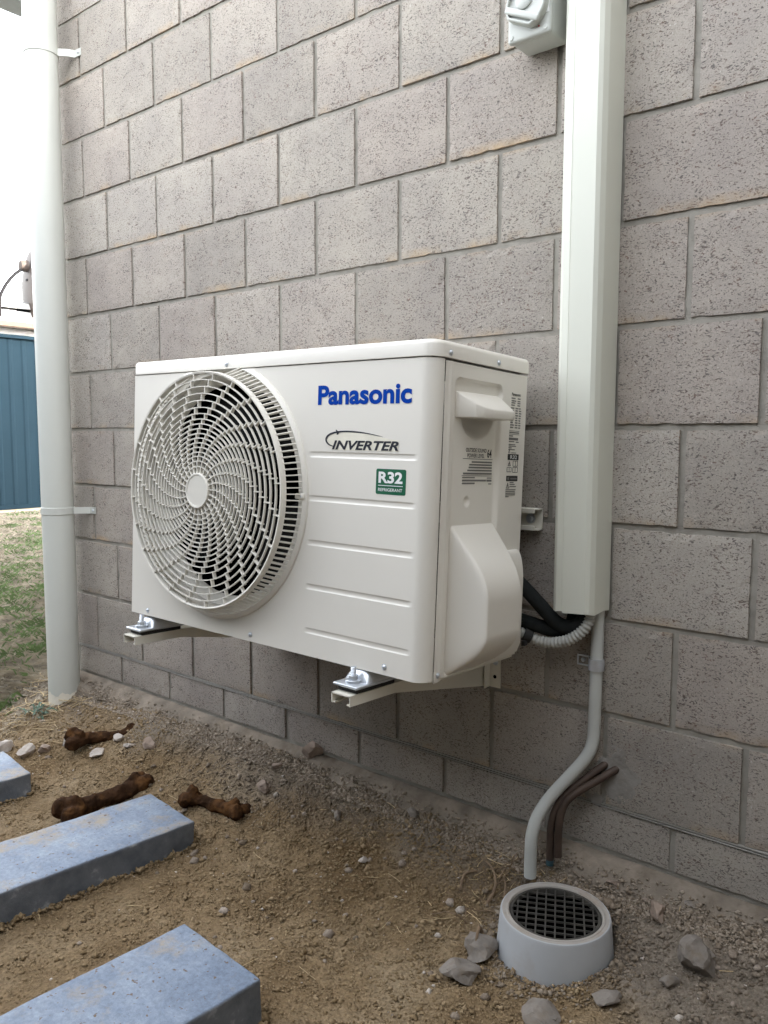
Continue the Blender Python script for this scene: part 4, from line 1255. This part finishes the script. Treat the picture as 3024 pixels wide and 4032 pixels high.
# ------------------------------------------------------------------ bones
def remeshed(name, parts, mat, voxel=.0032, smooth=4, jitter=.0012, seed=0):
    bm = bmesh.new()
    for p in parts:
        if p[0] == 's':
            mt = Matrix.Translation(p[1]) @ Matrix.Diagonal((*(p[2] if hasattr(p[2], '__len__') else (p[2],) * 3), 1))
            bmesh.ops.create_icosphere(bm, subdivisions=2, radius=1, matrix=mt)
        else:
            tube(bm, p[1], p[2], 12)
    me_ = bpy.data.meshes.new('tmp'); bm.to_mesh(me_); bm.free()
    ob = bpy.data.objects.new('tmp', me_); COL.objects.link(ob)
    md = ob.modifiers.new('r', 'REMESH'); md.mode = 'VOXEL'; md.voxel_size = voxel
    ms = ob.modifiers.new('s', 'SMOOTH'); ms.iterations = smooth; ms.factor = .5
    bpy.context.view_layer.update()
    dg = bpy.context.evaluated_depsgraph_get()
    me2 = bpy.data.meshes.new_from_object(ob.evaluated_get(dg))
    bpy.data.objects.remove(ob)
    me2.materials.clear()
    off = Vector((seed * 7.7, 0, 0))
    for v in me2.vertices:
        v.co += mnoise.noise_vector(v.co * 45 + off) * jitter + mnoise.noise_vector(v.co * 130 + off) * jitter * .5
    me2.polygons.foreach_set('use_smooth', [True] * len(me2.polygons))
    me2.name = name
    return link(name, me2, mat)
def bone(loc, ang, L, s, label, seed, tilt=0.0):
    r_ = random.Random(seed)
    h = L / 2
    parts = [('t', smooth_path([(-h + .02, 0, .0), (-h * .4, .004, -.002), (h * .3, -.003, -.001), (h - .02, 0, .002)], 6), [v * s for v in np.interp(np.linspace(0, 1, 19), [0, .2, .5, .8, 1], [.021, .0165, .0140, .0165, .021])])]
    parts += [('s', (-h + .004, .013 * s, .006), (.020 * s, .017 * s, .021 * s)), ('s', (-h + .006, -.015 * s, .0), (.021 * s, .016 * s, .019 * s)), ('s', (-h + .022, .0, .016 * s), .013 * s),
              ('s', (h - .004, .014 * s, .0), (.019 * s, .016 * s, .018 * s)), ('s', (h - .008, -.014 * s, .005), (.020 * s, .015 * s, .022 * s)), ('s', (h - .026, .006, .015 * s), .012 * s)]
    o = remeshed('bone', parts, M['bone'], seed=seed, jitter=.0048)
    o.location = loc; o.rotation_euler = (R(r_.uniform(-20, 20)), tilt, ang)
    tag(o, label, 'bone', 'old brown bones on the ground'); return o
def gz(x, y): return float(ground(x, y))
bone((-1.505, -.160, gz(-1.505, -.160) + .006), math.atan2(.143, .095), .185, 1.10, 'brown bone by the wall nearest the downpipe', 2)
bone((-1.245, -.322, gz(-1.245, -.322) + .026), math.atan2(.20, .0), .215, 1.35, 'largest brown bone lying behind the middle paver', 5)
bone((-.975, -.210, gz(-.975, -.210) + .008), math.atan2(.03, .16), .165, .95, 'smaller brown bone at the corner of the middle paver', 9)

# ------------------------------------------------------------------ stones
def stone_mesh(seed, flat=.6, ang=.35):
    r_ = random.Random(seed)
    bm = bmesh.new(); bmesh.ops.create_icosphere(bm, subdivisions=3, radius=1)
    off = Vector((seed * 5.3, seed * 2.1, 0))
    cuts = [(Vector((r_.gauss(0, 1), r_.gauss(0, 1), r_.gauss(0, 1))).normalized(), r_.uniform(.45, .82)) for _ in range(12)]
    for v in bm.verts:
        p = v.co.copy()
        for n_, d_ in cuts:
            s = p.dot(n_) - d_
            if s > 0: p -= n_ * s * .97
        p += mnoise.noise_vector(p * 1.6 + off) * .17 + mnoise.noise_vector(p * 5 + off) * .06 + mnoise.noise_vector(p * 13 + off) * .03
        v.co = Vector((p.x, p.y, p.z * flat))
    return bm
def stone(x, y, size, mat, label, seed, flat=.6, sink=.3, group='loose stones on the soil', asp=1.3):
    bm = stone_mesh(seed, flat)
    for v in bm.verts: v.co = Vector((v.co.x * size * asp, v.co.y * size, v.co.z * size))
    o = bmobj('stone', bm, M[mat], None, auto=24)
    o.location = (x, y, gz(x, y) + size * flat * (1 - 2 * sink) * .9); o.rotation_euler = (0, 0, random.Random(seed).uniform(0, 6))
    tag(o, label, 'stone', group)
for i, (x, y, s_, mt_, lb, fl) in enumerate([
        (-1.775, -.317, .026, 'stone_white', 'white stone at the left edge above the farthest paver', .7),
        (-1.690, -.301, .026, 'stone_white', 'angular white stone behind the farthest paver', .7),
        (-1.655, -.263, .019, 'stone_pink', 'round pinkish stone between the white stones and the bone', .8),
        (-1.605, -.215, .020, 'stone_white', 'white stone in front of the bone by the downpipe', .7),
        (-1.480, -.204, .027, 'stone_white', 'flat pale slab of stone in front of the bone', .22),
        (-1.405, -.158, .012, 'stone_white', 'small pale pebble right of the flat slab', .6),
        (-1.340, -.133, .021, 'stone_pink', 'round buff pebble on the sand below the wall', .6),
        (-1.462, -.152, .016, 'stone_white', 'small white stone lying against the bone', .6),
        (-.895, -.128, .021, 'stone_pink', 'rounded stone right of the smaller bone', .6),
        (-.855, -.006, .032, 'stone_pink', 'angular broken stone leaning at the foot of the wall', .7),
        (-.213, -.262, .033, 'stone_grey', 'flat grey stone against the left side of the drain', .45),
        (-.205, -.330, .030, 'stone_grey', 'smooth mauve-grey stone in front of the drain on the left', .5),
        (.100, -.140, .034, 'stone_grey', 'large grey stone right of the drain', .75),
        (.012, -.072, .019, 'stone_pink', 'small brownish stone behind the drain on the right', .8),
        (.054, -.022, .018, 'stone_grey', 'flat grey chip at the foot of the wall on the right', .25),
        (-.075, -.036, .016, 'stone_pink', 'pale chip of stone between drain and wall', .4),
        (.074, -.185, .014, 'stone_grey', 'small stone beside the large grey stone', .7),
        (-.060, -.338, .032, 'stone_grey', 'grey stone half buried at the bottom edge below the drain', .35),
        (.003, -.256, .021, 'stone_grey', 'blue-grey stone in front of the drain on the right', .5),
        (-.512, -.056, .013, 'stone_grey', 'single grey pebble on the sand below the wall', .8),
        (-.670, -.120, .013, 'stone_grey', 'blue-grey pebble in the rubble below the unit', .7),
        (-.905, -.076, .014, 'stone_pink', 'brown chip of stone on the rubble below the unit', .5),
        (-1.240, -.568, .026, 'stone_white', 'pale stone left of the middle paver', .4),
        (-.540, -.188, .010, 'stone_white', 'small pale pebble in the middle of the sand', .6)]):
    stone(x, y, s_ * .95, mt_, lb, i + 3, min(fl * 1.35, .95), .18)

# ------------------------------------------------------------------ gravel and soil crumbs (uncountable)
def crumbs(name, pts, sizes, cols, mat, label, sub=0):
    """one mesh of many small faceted grains"""
    if sub:
        g = (1 + 5 ** .5) / 2
        base = np.array([(-1, g, 0), (1, g, 0), (-1, -g, 0), (1, -g, 0), (0, -1, g), (0, 1, g), (0, -1, -g), (0, 1, -g), (g, 0, -1), (g, 0, 1), (-g, 0, -1), (-g, 0, 1)]) / 1.9
        tri_ = np.array([(0, 11, 5), (0, 5, 1), (0, 1, 7), (0, 7, 10), (0, 10, 11), (1, 5, 9), (5, 11, 4), (11, 10, 2), (10, 7, 6), (7, 1, 8), (3, 9, 4), (3, 4, 2), (3, 2, 6), (3, 6, 8), (3, 8, 9), (4, 9, 5), (2, 4, 11), (6, 2, 10), (8, 6, 7), (9, 8, 1)])
    else:
        base = np.array([(1, 0, 0), (-1, 0, 0), (0, 1, 0), (0, -1, 0), (0, 0, 1), (0, 0, -1)], float)
        tri_ = np.array([(0, 2, 4), (2, 1, 4), (1, 3, 4), (3, 0, 4), (2, 0, 5), (1, 2, 5), (3, 1, 5), (0, 3, 5)])
    nv_ = len(base)
    n_ = len(pts)
    V = base[None] * (1 + rng.uniform(-.35, .35, (n_, nv_, 1)) * (.5 if sub else 1)) + rng.uniform(-.28, .28, (n_, nv_, 3)) * (.6 if sub else 1)
    V *= np.stack([rng.uniform(.7, 1.35, n_), rng.uniform(.7, 1.35, n_), rng.uniform(.5, .95, n_)], -1)[:, None]
    a = rng.uniform(0, 6.28, n_); c, s = np.cos(a)[:, None], np.sin(a)[:, None]
    V = np.stack([V[..., 0] * c - V[..., 1] * s, V[..., 0] * s + V[..., 1] * c, V[..., 2]], -1)
    V = V * sizes[:, None, None] + pts[:, None]
    F_ = (tri_[None] + (np.arange(n_) * nv_)[:, None, None]).reshape(-1, 3)
    me_ = bpy.data.meshes.new(name)
    me_.vertices.add(n_ * nv_); me_.vertices.foreach_set('co', V.reshape(-1))
    me_.loops.add(len(F_) * 3); me_.loops.foreach_set('vertex_index', F_.reshape(-1).astype(np.int32))
    me_.polygons.add(len(F_)); me_.polygons.foreach_set('loop_start', np.arange(0, len(F_) * 3, 3, dtype=np.int32))
    at = me_.color_attributes.new('tint', 'FLOAT_COLOR', 'POINT')
    cc = np.concatenate([np.repeat(cols, nv_, 0), np.ones((n_ * nv_, 1))], 1)
    at.data.foreach_set('color', cc.reshape(-1))
    me_.update(); me_.validate()
    return tag(link(name, me_, mat), label, kind='stuff', cat='soil')
n_ = 74000
px = rng.uniform(-2.3, .45, n_); py = -np.abs(rng.normal(0, .48, n_)) ** 1.0
keep = (py > -1.15) & (py < -.004)
keep &= np.hypot(px - DX, py - DY) > .098
def in_paver(x, y, cx, cy, ang, w, ln):
    c, s = math.cos(-ang), math.sin(-ang); dx, dy = x - cx, y - cy
    u = dx * c - dy * s; v = dx * s + dy * c
    return (np.abs(u) < w / 2 + .002) & (v < .002) & (v > -ln)
PAVS = ((-1.035, -.284, R(-6.5), .2, .55), (-.483, -.590, R(-4), .202, .55), (-1.565, -.384, R(-7), .2, .55))
for a in PAVS: keep &= ~in_paver(px, py, *a)
px, py = px[keep], py[keep]; n_ = len(px)
sz = np.exp(rng.normal(math.log(.0018), .45, n_)); sz = np.clip(sz, .0009, .0070)
# coarser rubble near the wall and to the right of the drain
rub = (py > -.16) | (px > -.25)
sz = np.where(rub, sz * np.where(rng.random(n_) < .07, 1.8, 1.0), sz)
sz = np.clip(sz, .001, .0066)
t = rng.random((n_, 1))
sand = np.array([.205, .142, .075]) * (1 - t) + np.array([.33, .245, .148]) * t
grey = np.array([.145, .112, .080]) * (1 - t) + np.array([.285, .235, .185]) * t
g_ = np.clip((py + .16 + .10 * np.sin(px * 5) + np.clip(px + .25, 0, 1) * .5) / .14, 0, 1)[:, None]
colr = sand * (1 - g_) + grey * g_
pale = rng.random(n_) < .005
colr[pale] = np.array([.52, .46, .40]) * rng.uniform(.8, 1.1, (pale.sum(), 1))
pz = ground(px, py) + sz * .25
crumbs('soil_crumbs', np.stack([px, py, pz], -1), sz, colr, M['crumb'], 'loose brown sand and soil crumbs below the wall')
# soil heaped against the drain
n_ = 900
a = rng.uniform(0, 2 * math.pi, n_); rr_ = .0995 + np.abs(rng.normal(0, .020, n_))
px = DX + rr_ * np.cos(a); py = DY + rr_ * np.sin(a)
sz = np.clip(np.exp(rng.normal(math.log(.0023), .5, n_)), .0011, .0060); t = rng.random((n_, 1))
colr = np.array([.16, .118, .078]) * (1 - t) + np.array([.32, .265, .205]) * t
crumbs('gravel', np.stack([px, py, ground(px, py) + sz * .4], -1), sz, colr, M['crumb'], 'grey gravel heaped round the foot of the drain')

for cx_, cy_, an_, w_, ln_ in PAVS:
    n_ = 700
    t_ = rng.random(n_); side = rng.random(n_)
    u = np.where(side < .62, w_ / 2 + np.abs(rng.normal(0, .008, n_)), rng.uniform(-w_ / 2, w_ / 2, n_)); v = np.where(side < .62, -ln_ * t_, np.abs(rng.normal(0, .008, n_)))
    px = cx_ + u * math.cos(an_) - v * math.sin(an_); py = cy_ + u * math.sin(an_) + v * math.cos(an_)
    sz = np.clip(np.exp(rng.normal(math.log(.0030), .5, n_)), .0012, .009); t = rng.random((n_, 1))
    colr = np.array([.17, .118, .063]) * (1 - t) + np.array([.30, .22, .13]) * t
    crumbs('soil_bank', np.stack([px, py, ground(px, py) + sz * .4 + .004 * rng.random(n_)], -1), sz, colr, M['crumb'], 'brown soil banked against the edge of a paver')
# small pebbles, and soil washed over the foot of the wall
n_ = 300
px = rng.uniform(-2.0, .42, n_); py = -np.abs(rng.normal(.03, .26, n_)) - .012
keep = (np.hypot(px - DX, py - DY) > .112) & (py > -1.0)
for a in PAVS: keep &= ~in_paver(px, py, *a)
px, py = px[keep], py[keep]; n_ = len(px)
sz = np.clip(np.exp(rng.normal(math.log(.0052), .35, n_)), .003, .011); t = rng.random((n_, 1))
colr = np.array([.17, .130, .092]) * (1 - t) + np.array([.33, .275, .225]) * t
pale = rng.random(n_) < .06; colr[pale] = np.array([.44, .39, .34])
crumbs('pebbles', np.stack([px, py, ground(px, py) + sz * .25], -1), sz, colr, M['crumb'], 'small grey and buff pebbles strewn over the soil', 1)
n_ = 17000
px = rng.uniform(-1.9, .45, n_); py = -.012 - .070 * rng.random(n_) ** .55
keep = rng.random(n_) < .35 + .65 * (np.sin(px * 11 + 2 * np.sin(px * 3.1)) * .5 + .5) * np.clip((-py - .01) / .03, 0, 1) + np.clip((-py - .045) / .02, 0, 1)
px, py = px[keep], py[keep]; n_ = len(px)
pz = np.maximum(foot_z(py), ground(px, py)) + .001
sz = np.clip(np.exp(rng.normal(math.log(.0021), .45, n_)), .001, .006); t = rng.random((n_, 1))
colr = np.array([.20, .155, .112]) * (1 - t) + np.array([.34, .285, .225]) * t
crumbs('washed_soil', np.stack([px, py, pz], -1), sz, colr, M['crumb'], 'fine grey-brown soil washed against the foot of the wall')

# ------------------------------------------------------------------ straw, roots, weed, lawn
def strips(name, items, mat, label, cat, kind='stuff'):
    vv, ff = [], []
    for p, ang, ln, w, cur in items:
        b = len(vv); d_ = Vector((math.cos(ang), math.sin(ang), 0)); s = Vector((-d_.y, d_.x, 0))
        n_ = 4
        for i in range(n_ + 1):
            t_ = i / n_ - .5
            q = p + d_ * ln * t_ + s * cur * ln * (t_ * t_ - .1) + Vector((0, 0, w * .8 + .25 * ln * max(0, t_) * abs(cur)))
            for sg in (-1, 0, 1): vv.append(q + s * sg * w / 2 + Vector((0, 0, w * .45 * (1 - abs(sg)))))
        for i in range(n_):
            for k_ in range(2):
                a_ = b + i * 3 + k_; ff.append((a_, a_ + 1, a_ + 4, a_ + 3))
    o = mesh(name, vv, ff, mat, None)
    return tag(o, label, cat, kind=kind)
its = []
rs = random.Random(5)
for _ in range(80):
    x = rs.uniform(-2.1, .35); y = -abs(rs.gauss(0, .35)) - .02
    if math.hypot(x - DX, y - DY) < .105: continue
    its.append((Vector((x, y, gz(x, y) + .002)), rs.uniform(0, 6.3), rs.uniform(.012, .045), rs.uniform(.0010, .0018), rs.uniform(-.18, .18)))
for _ in range(36):   # thicker scatter beside the drain and under the downpipe
    x = rs.gauss(-.27, .05); y = rs.gauss(-.12, .06)
    if math.hypot(x - DX, y - DY) < .105 or y > -.01: continue
    its.append((Vector((x, y, gz(x, y) + .003)), rs.uniform(0, 6.3), rs.uniform(.015, .05), rs.uniform(.0010, .0018), rs.uniform(-.35, .35)))
for _ in range(110):
    x = rs.gauss(-1.92, .13); y = rs.gauss(-.13, .08)
    if y > -.02: continue
    its.append((Vector((x, y, gz(x, y) + .004)), rs.uniform(0, 6.3), rs.uniform(.03, .10), rs.uniform(.0015, .003), rs.uniform(-.5, .5)))
strips('straw_litter', its, M['straw'], 'dry straw and grass stalks scattered on the soil', 'straw')

def root(pts, r_, label):
    P = smooth_path(pts, 7); b = P[0].copy()
    rad_ = list(np.linspace(r_, r_ * .45, len(P)))
    o = tubeobj('dry_root', [p - b for p in P], rad_, M['root'], None, 7); o.location = b
    tag(o, label, 'root', 'dry roots beside the drain')
root([(-.270, -.160, gz(-.270, -.16)), (-.266, -.140, .004), (-.272, -.120, .018), (-.292, -.100, .028), (-.325, -.084, .030), (-.368, -.070, .024)], .0032, 'long arched dry root left of the drain')
root([(-.225, -.240, gz(-.225, -.24) + .02), (-.222, -.255, .016), (-.216, -.272, .002), (-.210, -.285, -.016)], .0036, 'short thick root against the left side of the drain')
root([(-.330, -.150, gz(-.33, -.15)), (-.335, -.130, .012), (-.322, -.115, .018), (-.318, -.095, .006)], .0032, 'small curled root behind the long arched root')
root([(-.215, -.200, -.005), (-.235, -.150, .020), (-.262, -.105, .022), (-.285, -.090, .012)], .0022, 'thin straw-coloured root between conduit and drain')
root([(.12, -.060, .038), (.18, -.085, .030), (.25, -.125, .022), (.33, -.155, .015)], .0060, 'dark twig lying at the right edge below the wall')

rs = random.Random(21)
its = []
for k in range(8):
    x0, y0 = rs.gauss(-.275, .035), rs.gauss(-.150, .05); a = rs.uniform(0, 6.28)
    p = Vector((x0, y0, gz(x0, y0) + .004)); pts = [p]
    for q in range(4):
        a += rs.uniform(-.9, .9); st_ = rs.uniform(.012, .022)
        p = p + Vector((math.cos(a) * st_, math.sin(a) * st_, 0)); p.z = gz(p.x, p.y) + rs.uniform(.003, .022) * (q < 3)
        pts.append(p.copy())
    if min(math.hypot(p.x - DX, p.y - DY) for p in pts) < .103: continue
    its.append(pts)
bm = bmesh.new()
for pts in its:
    P = smooth_path(pts, 4); tube(bm, P, list(np.linspace(.0016, .0007, len(P))), 5)
tag(bmobj('fine_roots', bm, M['root']), 'tangle of thin dry rootlets left of the drain', 'root', kind='stuff')
wd = empty('weed', (-1.865, -.176, gz(-1.865, -.176)))
tag(wd, 'small blue-green weed growing near the foot of the downpipe', 'weed')
rs = random.Random(8)
for k in range(34):
    a = rs.uniform(0, 6.28); ln = rs.uniform(.02, .05); h = rs.uniform(.005, .055); w = rs.uniform(.006, .011)
    d_ = Vector((math.cos(a), math.sin(a), 0)); s = Vector((-d_.y, d_.x, 0)); p0 = d_ * rs.uniform(0, .035) + Vector((0, 0, h * .6))
    p1 = p0 + d_ * ln * .5 + Vector((0, 0, .010)); p2 = p0 + d_ * ln + Vector((0, 0, rs.uniform(-.006, .012)))
    mesh('leaf', [p0, p1 + s * w / 2, p1 + Vector((0, 0, -.002)), p1 - s * w / 2, p2], [(0, 1, 2), (0, 2, 3), (1, 4, 2), (2, 4, 3)], M['weed'], wd)

# lawn: tufts of green blades and dry thatch between the house corner and the fence
def blades(name, n_, mat, label, hmin, hmax, wid, clump, seed, lean):
    g2 = np.random.default_rng(seed)
    t = g2.random(n_) ** 0.62
    x = -2.06 - 7.0 * (1 - t) ** 1.0
    yc = -.06 + (-2.06 - x) * .485
    y = yc + g2.normal(0, 1, n_) * (.22 + .11 * (-2.06 - x))
    if clump > 0:      # green blades stand in scattered tufts
        nc = 260
        tc = g2.random(nc) ** .7; cx = -2.05 - 7.0 * (1 - tc)
        cy = -.06 + (-2.06 - cx) * .485 + g2.normal(0, 1, nc) * (.25 + .12 * (-2.06 - cx))
        cr = g2.uniform(.02, .085, nc)
        k = g2.integers(0, nc, n_)
        x = cx[k] + g2.normal(0, 1, n_) * cr[k]; y = cy[k] + g2.normal(0, 1, n_) * cr[k] * 1.3
    keep = ~((x > -1.99) & (y > -.06)) & (x < -1.98)
    x, y = x[keep], y[keep]; m_ = len(x)
    h = g2.uniform(hmin, hmax, m_); a = g2.uniform(0, 6.28, m_); ln = g2.uniform(lean * .4, lean, m_)
    z = ground(x, y)
    w = wid * g2.uniform(.6, 1.3, m_) * (1 + .12 * (-2 - x))
    b0 = np.stack([x - np.sin(a) * w, y + np.cos(a) * w, z - .004], -1); b1 = np.stack([x + np.sin(a) * w, y - np.cos(a) * w, z - .004], -1)
    mx = np.stack([x + np.cos(a) * ln * .4, y + np.sin(a) * ln * .4, z + h * .75], -1); tp = np.stack([x + np.cos(a) * ln, y + np.sin(a) * ln, z + h], -1)
    V = np.stack([b0, b1, mx, tp], 1).reshape(-1, 3)
    F_ = np.concatenate([np.stack([np.arange(m_) * 4, np.arange(m_) * 4 + 1, np.arange(m_) * 4 + 2], -1), np.stack([np.arange(m_) * 4 + 1, np.arange(m_) * 4 + 3, np.arange(m_) * 4 + 2], -1)])
    me_ = bpy.data.meshes.new(name); me_.from_pydata(V.tolist(), [], F_.tolist())
    tag(link(name, me_, mat), label, 'grass', kind='stuff')
blades('lawn_grass', 8500, M['leaf'], 'patchy green grass on the lawn beyond the downpipe', .010, .036, .0024, .45, 3, .05)
blades('dry_grass', 52000, M['thatch'], 'dry straw-coloured thatch between the grass tufts', .004, .018, .0022, -1.2, 4, .07)

# ------------------------------------------------------------------ boundary fence, added side fence
def fence(p0, p1, label, h=2.05, panel=2.35, zb=-.06):
    p0, p1 = Vector((*p0, 0)), Vector((*p1, 0))
    d_ = (p1 - p0); L = d_.length; d_.normalize()
    e = empty('steel_fence', (p0.x, p0.y, zb - .06), (0, 0, math.atan2(d_.y, d_.x)))
    tag(e, label, 'fence', 'boundary fences round the yard')
    n_ = max(1, round(L / panel)); pl = L / n_
    V, F_ = [], []
    x = 0; prof = []
    while x < pl - .04:
        for dx, y in ((0, 0), (.075, 0), (.095, .009), (.125, .009), (.145, 0)):
            if x + dx < pl: prof.append((x + dx, y))
        x += .165
    for (x, y) in prof: V += [(x, y, .08), (x, y, h + .06)]
    for i in range(len(prof) - 1): F_.append((2 * i, 2 * i + 2, 2 * i + 3, 2 * i + 1))
    m0 = None
    for k in range(n_):
        if m0 is None: o = mesh('panel', V, F_, M['fence'], e); m0 = o.data
        else: o = bpy.data.objects.new('panel', m0); COL.objects.link(o); o.parent = e
        o.location = (k * pl, 0, 0)
        box('top_rail', (k * pl + .02, (k + 1) * pl - .02, -.016, .038, h + .045, h + .085), M['fence'], e)
        box('bottom_rail', (k * pl + .02, (k + 1) * pl - .02, -.016, .038, .055, .105), M['fence'], e)
        box('plinth', (k * pl + .01, (k + 1) * pl - .01, -.022, .03, -.10, .054), M['plinth'], e)
    for k in range(n_ + 1): box('post', (k * pl - .03, k * pl + .03, -.025, .045, -.15, h + .09), M['fence'], e)
fence((-9.15, 10.0), (-9.15, -2.25), 'blue-grey corrugated steel fence across the end of the lawn')
fence((-9.1, -2.25), (1.2, -2.25), 'unseen blue-grey corrugated steel fence added opposite the wall to block low sky light')  # unseen fence, added to shut out low sky and darken the lower wall

# ------------------------------------------------------------------ neighbour's building and satellite dish
nb = empty('neighbour_building', (-10.1, 4, -.1))
tag(nb, 'white neighbouring building with brown beam seen above the fence', 'building')
def nbox(name, b, mat):
    o = box(name, b, mat, nb); o.location = (10.1, -4, .1)
nbox('wall', (-14, -10.30, -3, 12, -.1, 2.24), M['render_white'])
nbox('beam', (-10.22, -10.02, -3, 12, 2.238, 2.300), M['brown'])
nbox('fascia', (-10.12, -10.05, -3, 12, 2.302, 2.438), M['render_white'])
nbox('painted_shadow_gap', (-10.30, -10.07, -3, 12, 2.440, 2.474), M['black'])  # solid black strip stands in for the shadow under the roof edge
nbox('roof_edge', (-14, -10.03, -3, 12, 2.476, 2.552), M['render_white'])
nbox('flashing', (-14, -10.02, -3, 12, 2.553, 2.560), M['roof'])

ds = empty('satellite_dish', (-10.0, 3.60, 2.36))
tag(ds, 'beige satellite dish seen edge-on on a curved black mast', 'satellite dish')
bm = bmesh.new()
NR, NS = 8, 40; rings = []
for s in (0, 1):
    for i in range(NR + 1):
        r_ = .455 * i / NR; dep = .085 * (1 - (r_ / .455) ** 2)
        rings.append([bm.verts.new((r_ * math.cos(2 * math.pi * k / NS), -dep + (.010 if s else 0), r_ * math.sin(2 * math.pi * k / NS))) for k in range(NS)])
for s in (0, 1):
    for i in range(NR):
        A, B = rings[s * (NR + 1) + i], rings[s * (NR + 1) + i + 1]
        for k in range(NS):
            if i == 0 and False: continue
            bm.faces.new((A[k], A[(k + 1) % NS], B[(k + 1) % NS], B[k]))
A, B = rings[NR], rings[2 * NR + 1]
for k in range(NS): bm.faces.new((A[k], A[(k + 1) % NS], B[(k + 1) % NS], B[k]))
bmesh.ops.remove_doubles(bm, verts=bm.verts, dist=1e-5)
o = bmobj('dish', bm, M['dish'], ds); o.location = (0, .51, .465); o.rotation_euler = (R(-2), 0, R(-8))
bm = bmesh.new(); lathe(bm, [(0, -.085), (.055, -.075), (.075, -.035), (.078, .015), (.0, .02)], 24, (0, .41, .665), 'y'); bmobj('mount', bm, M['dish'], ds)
box('stay_bracket', (-.02, .02, .385, .43, .625, .655), M['black'], ds)
box('rim_clip', (-.02, .02, .415, .445, .475, .502), M['black'], ds)
tubeobj('mast', smooth_path([(0, .385, .63), (0, .345, .605), (0, .26, .535), (0, .165, .425), (0, .095, .310), (0, .06, .225), (0, .05, .10), (0, .05, -.02)], 6), .021, M['black'], ds, 12)
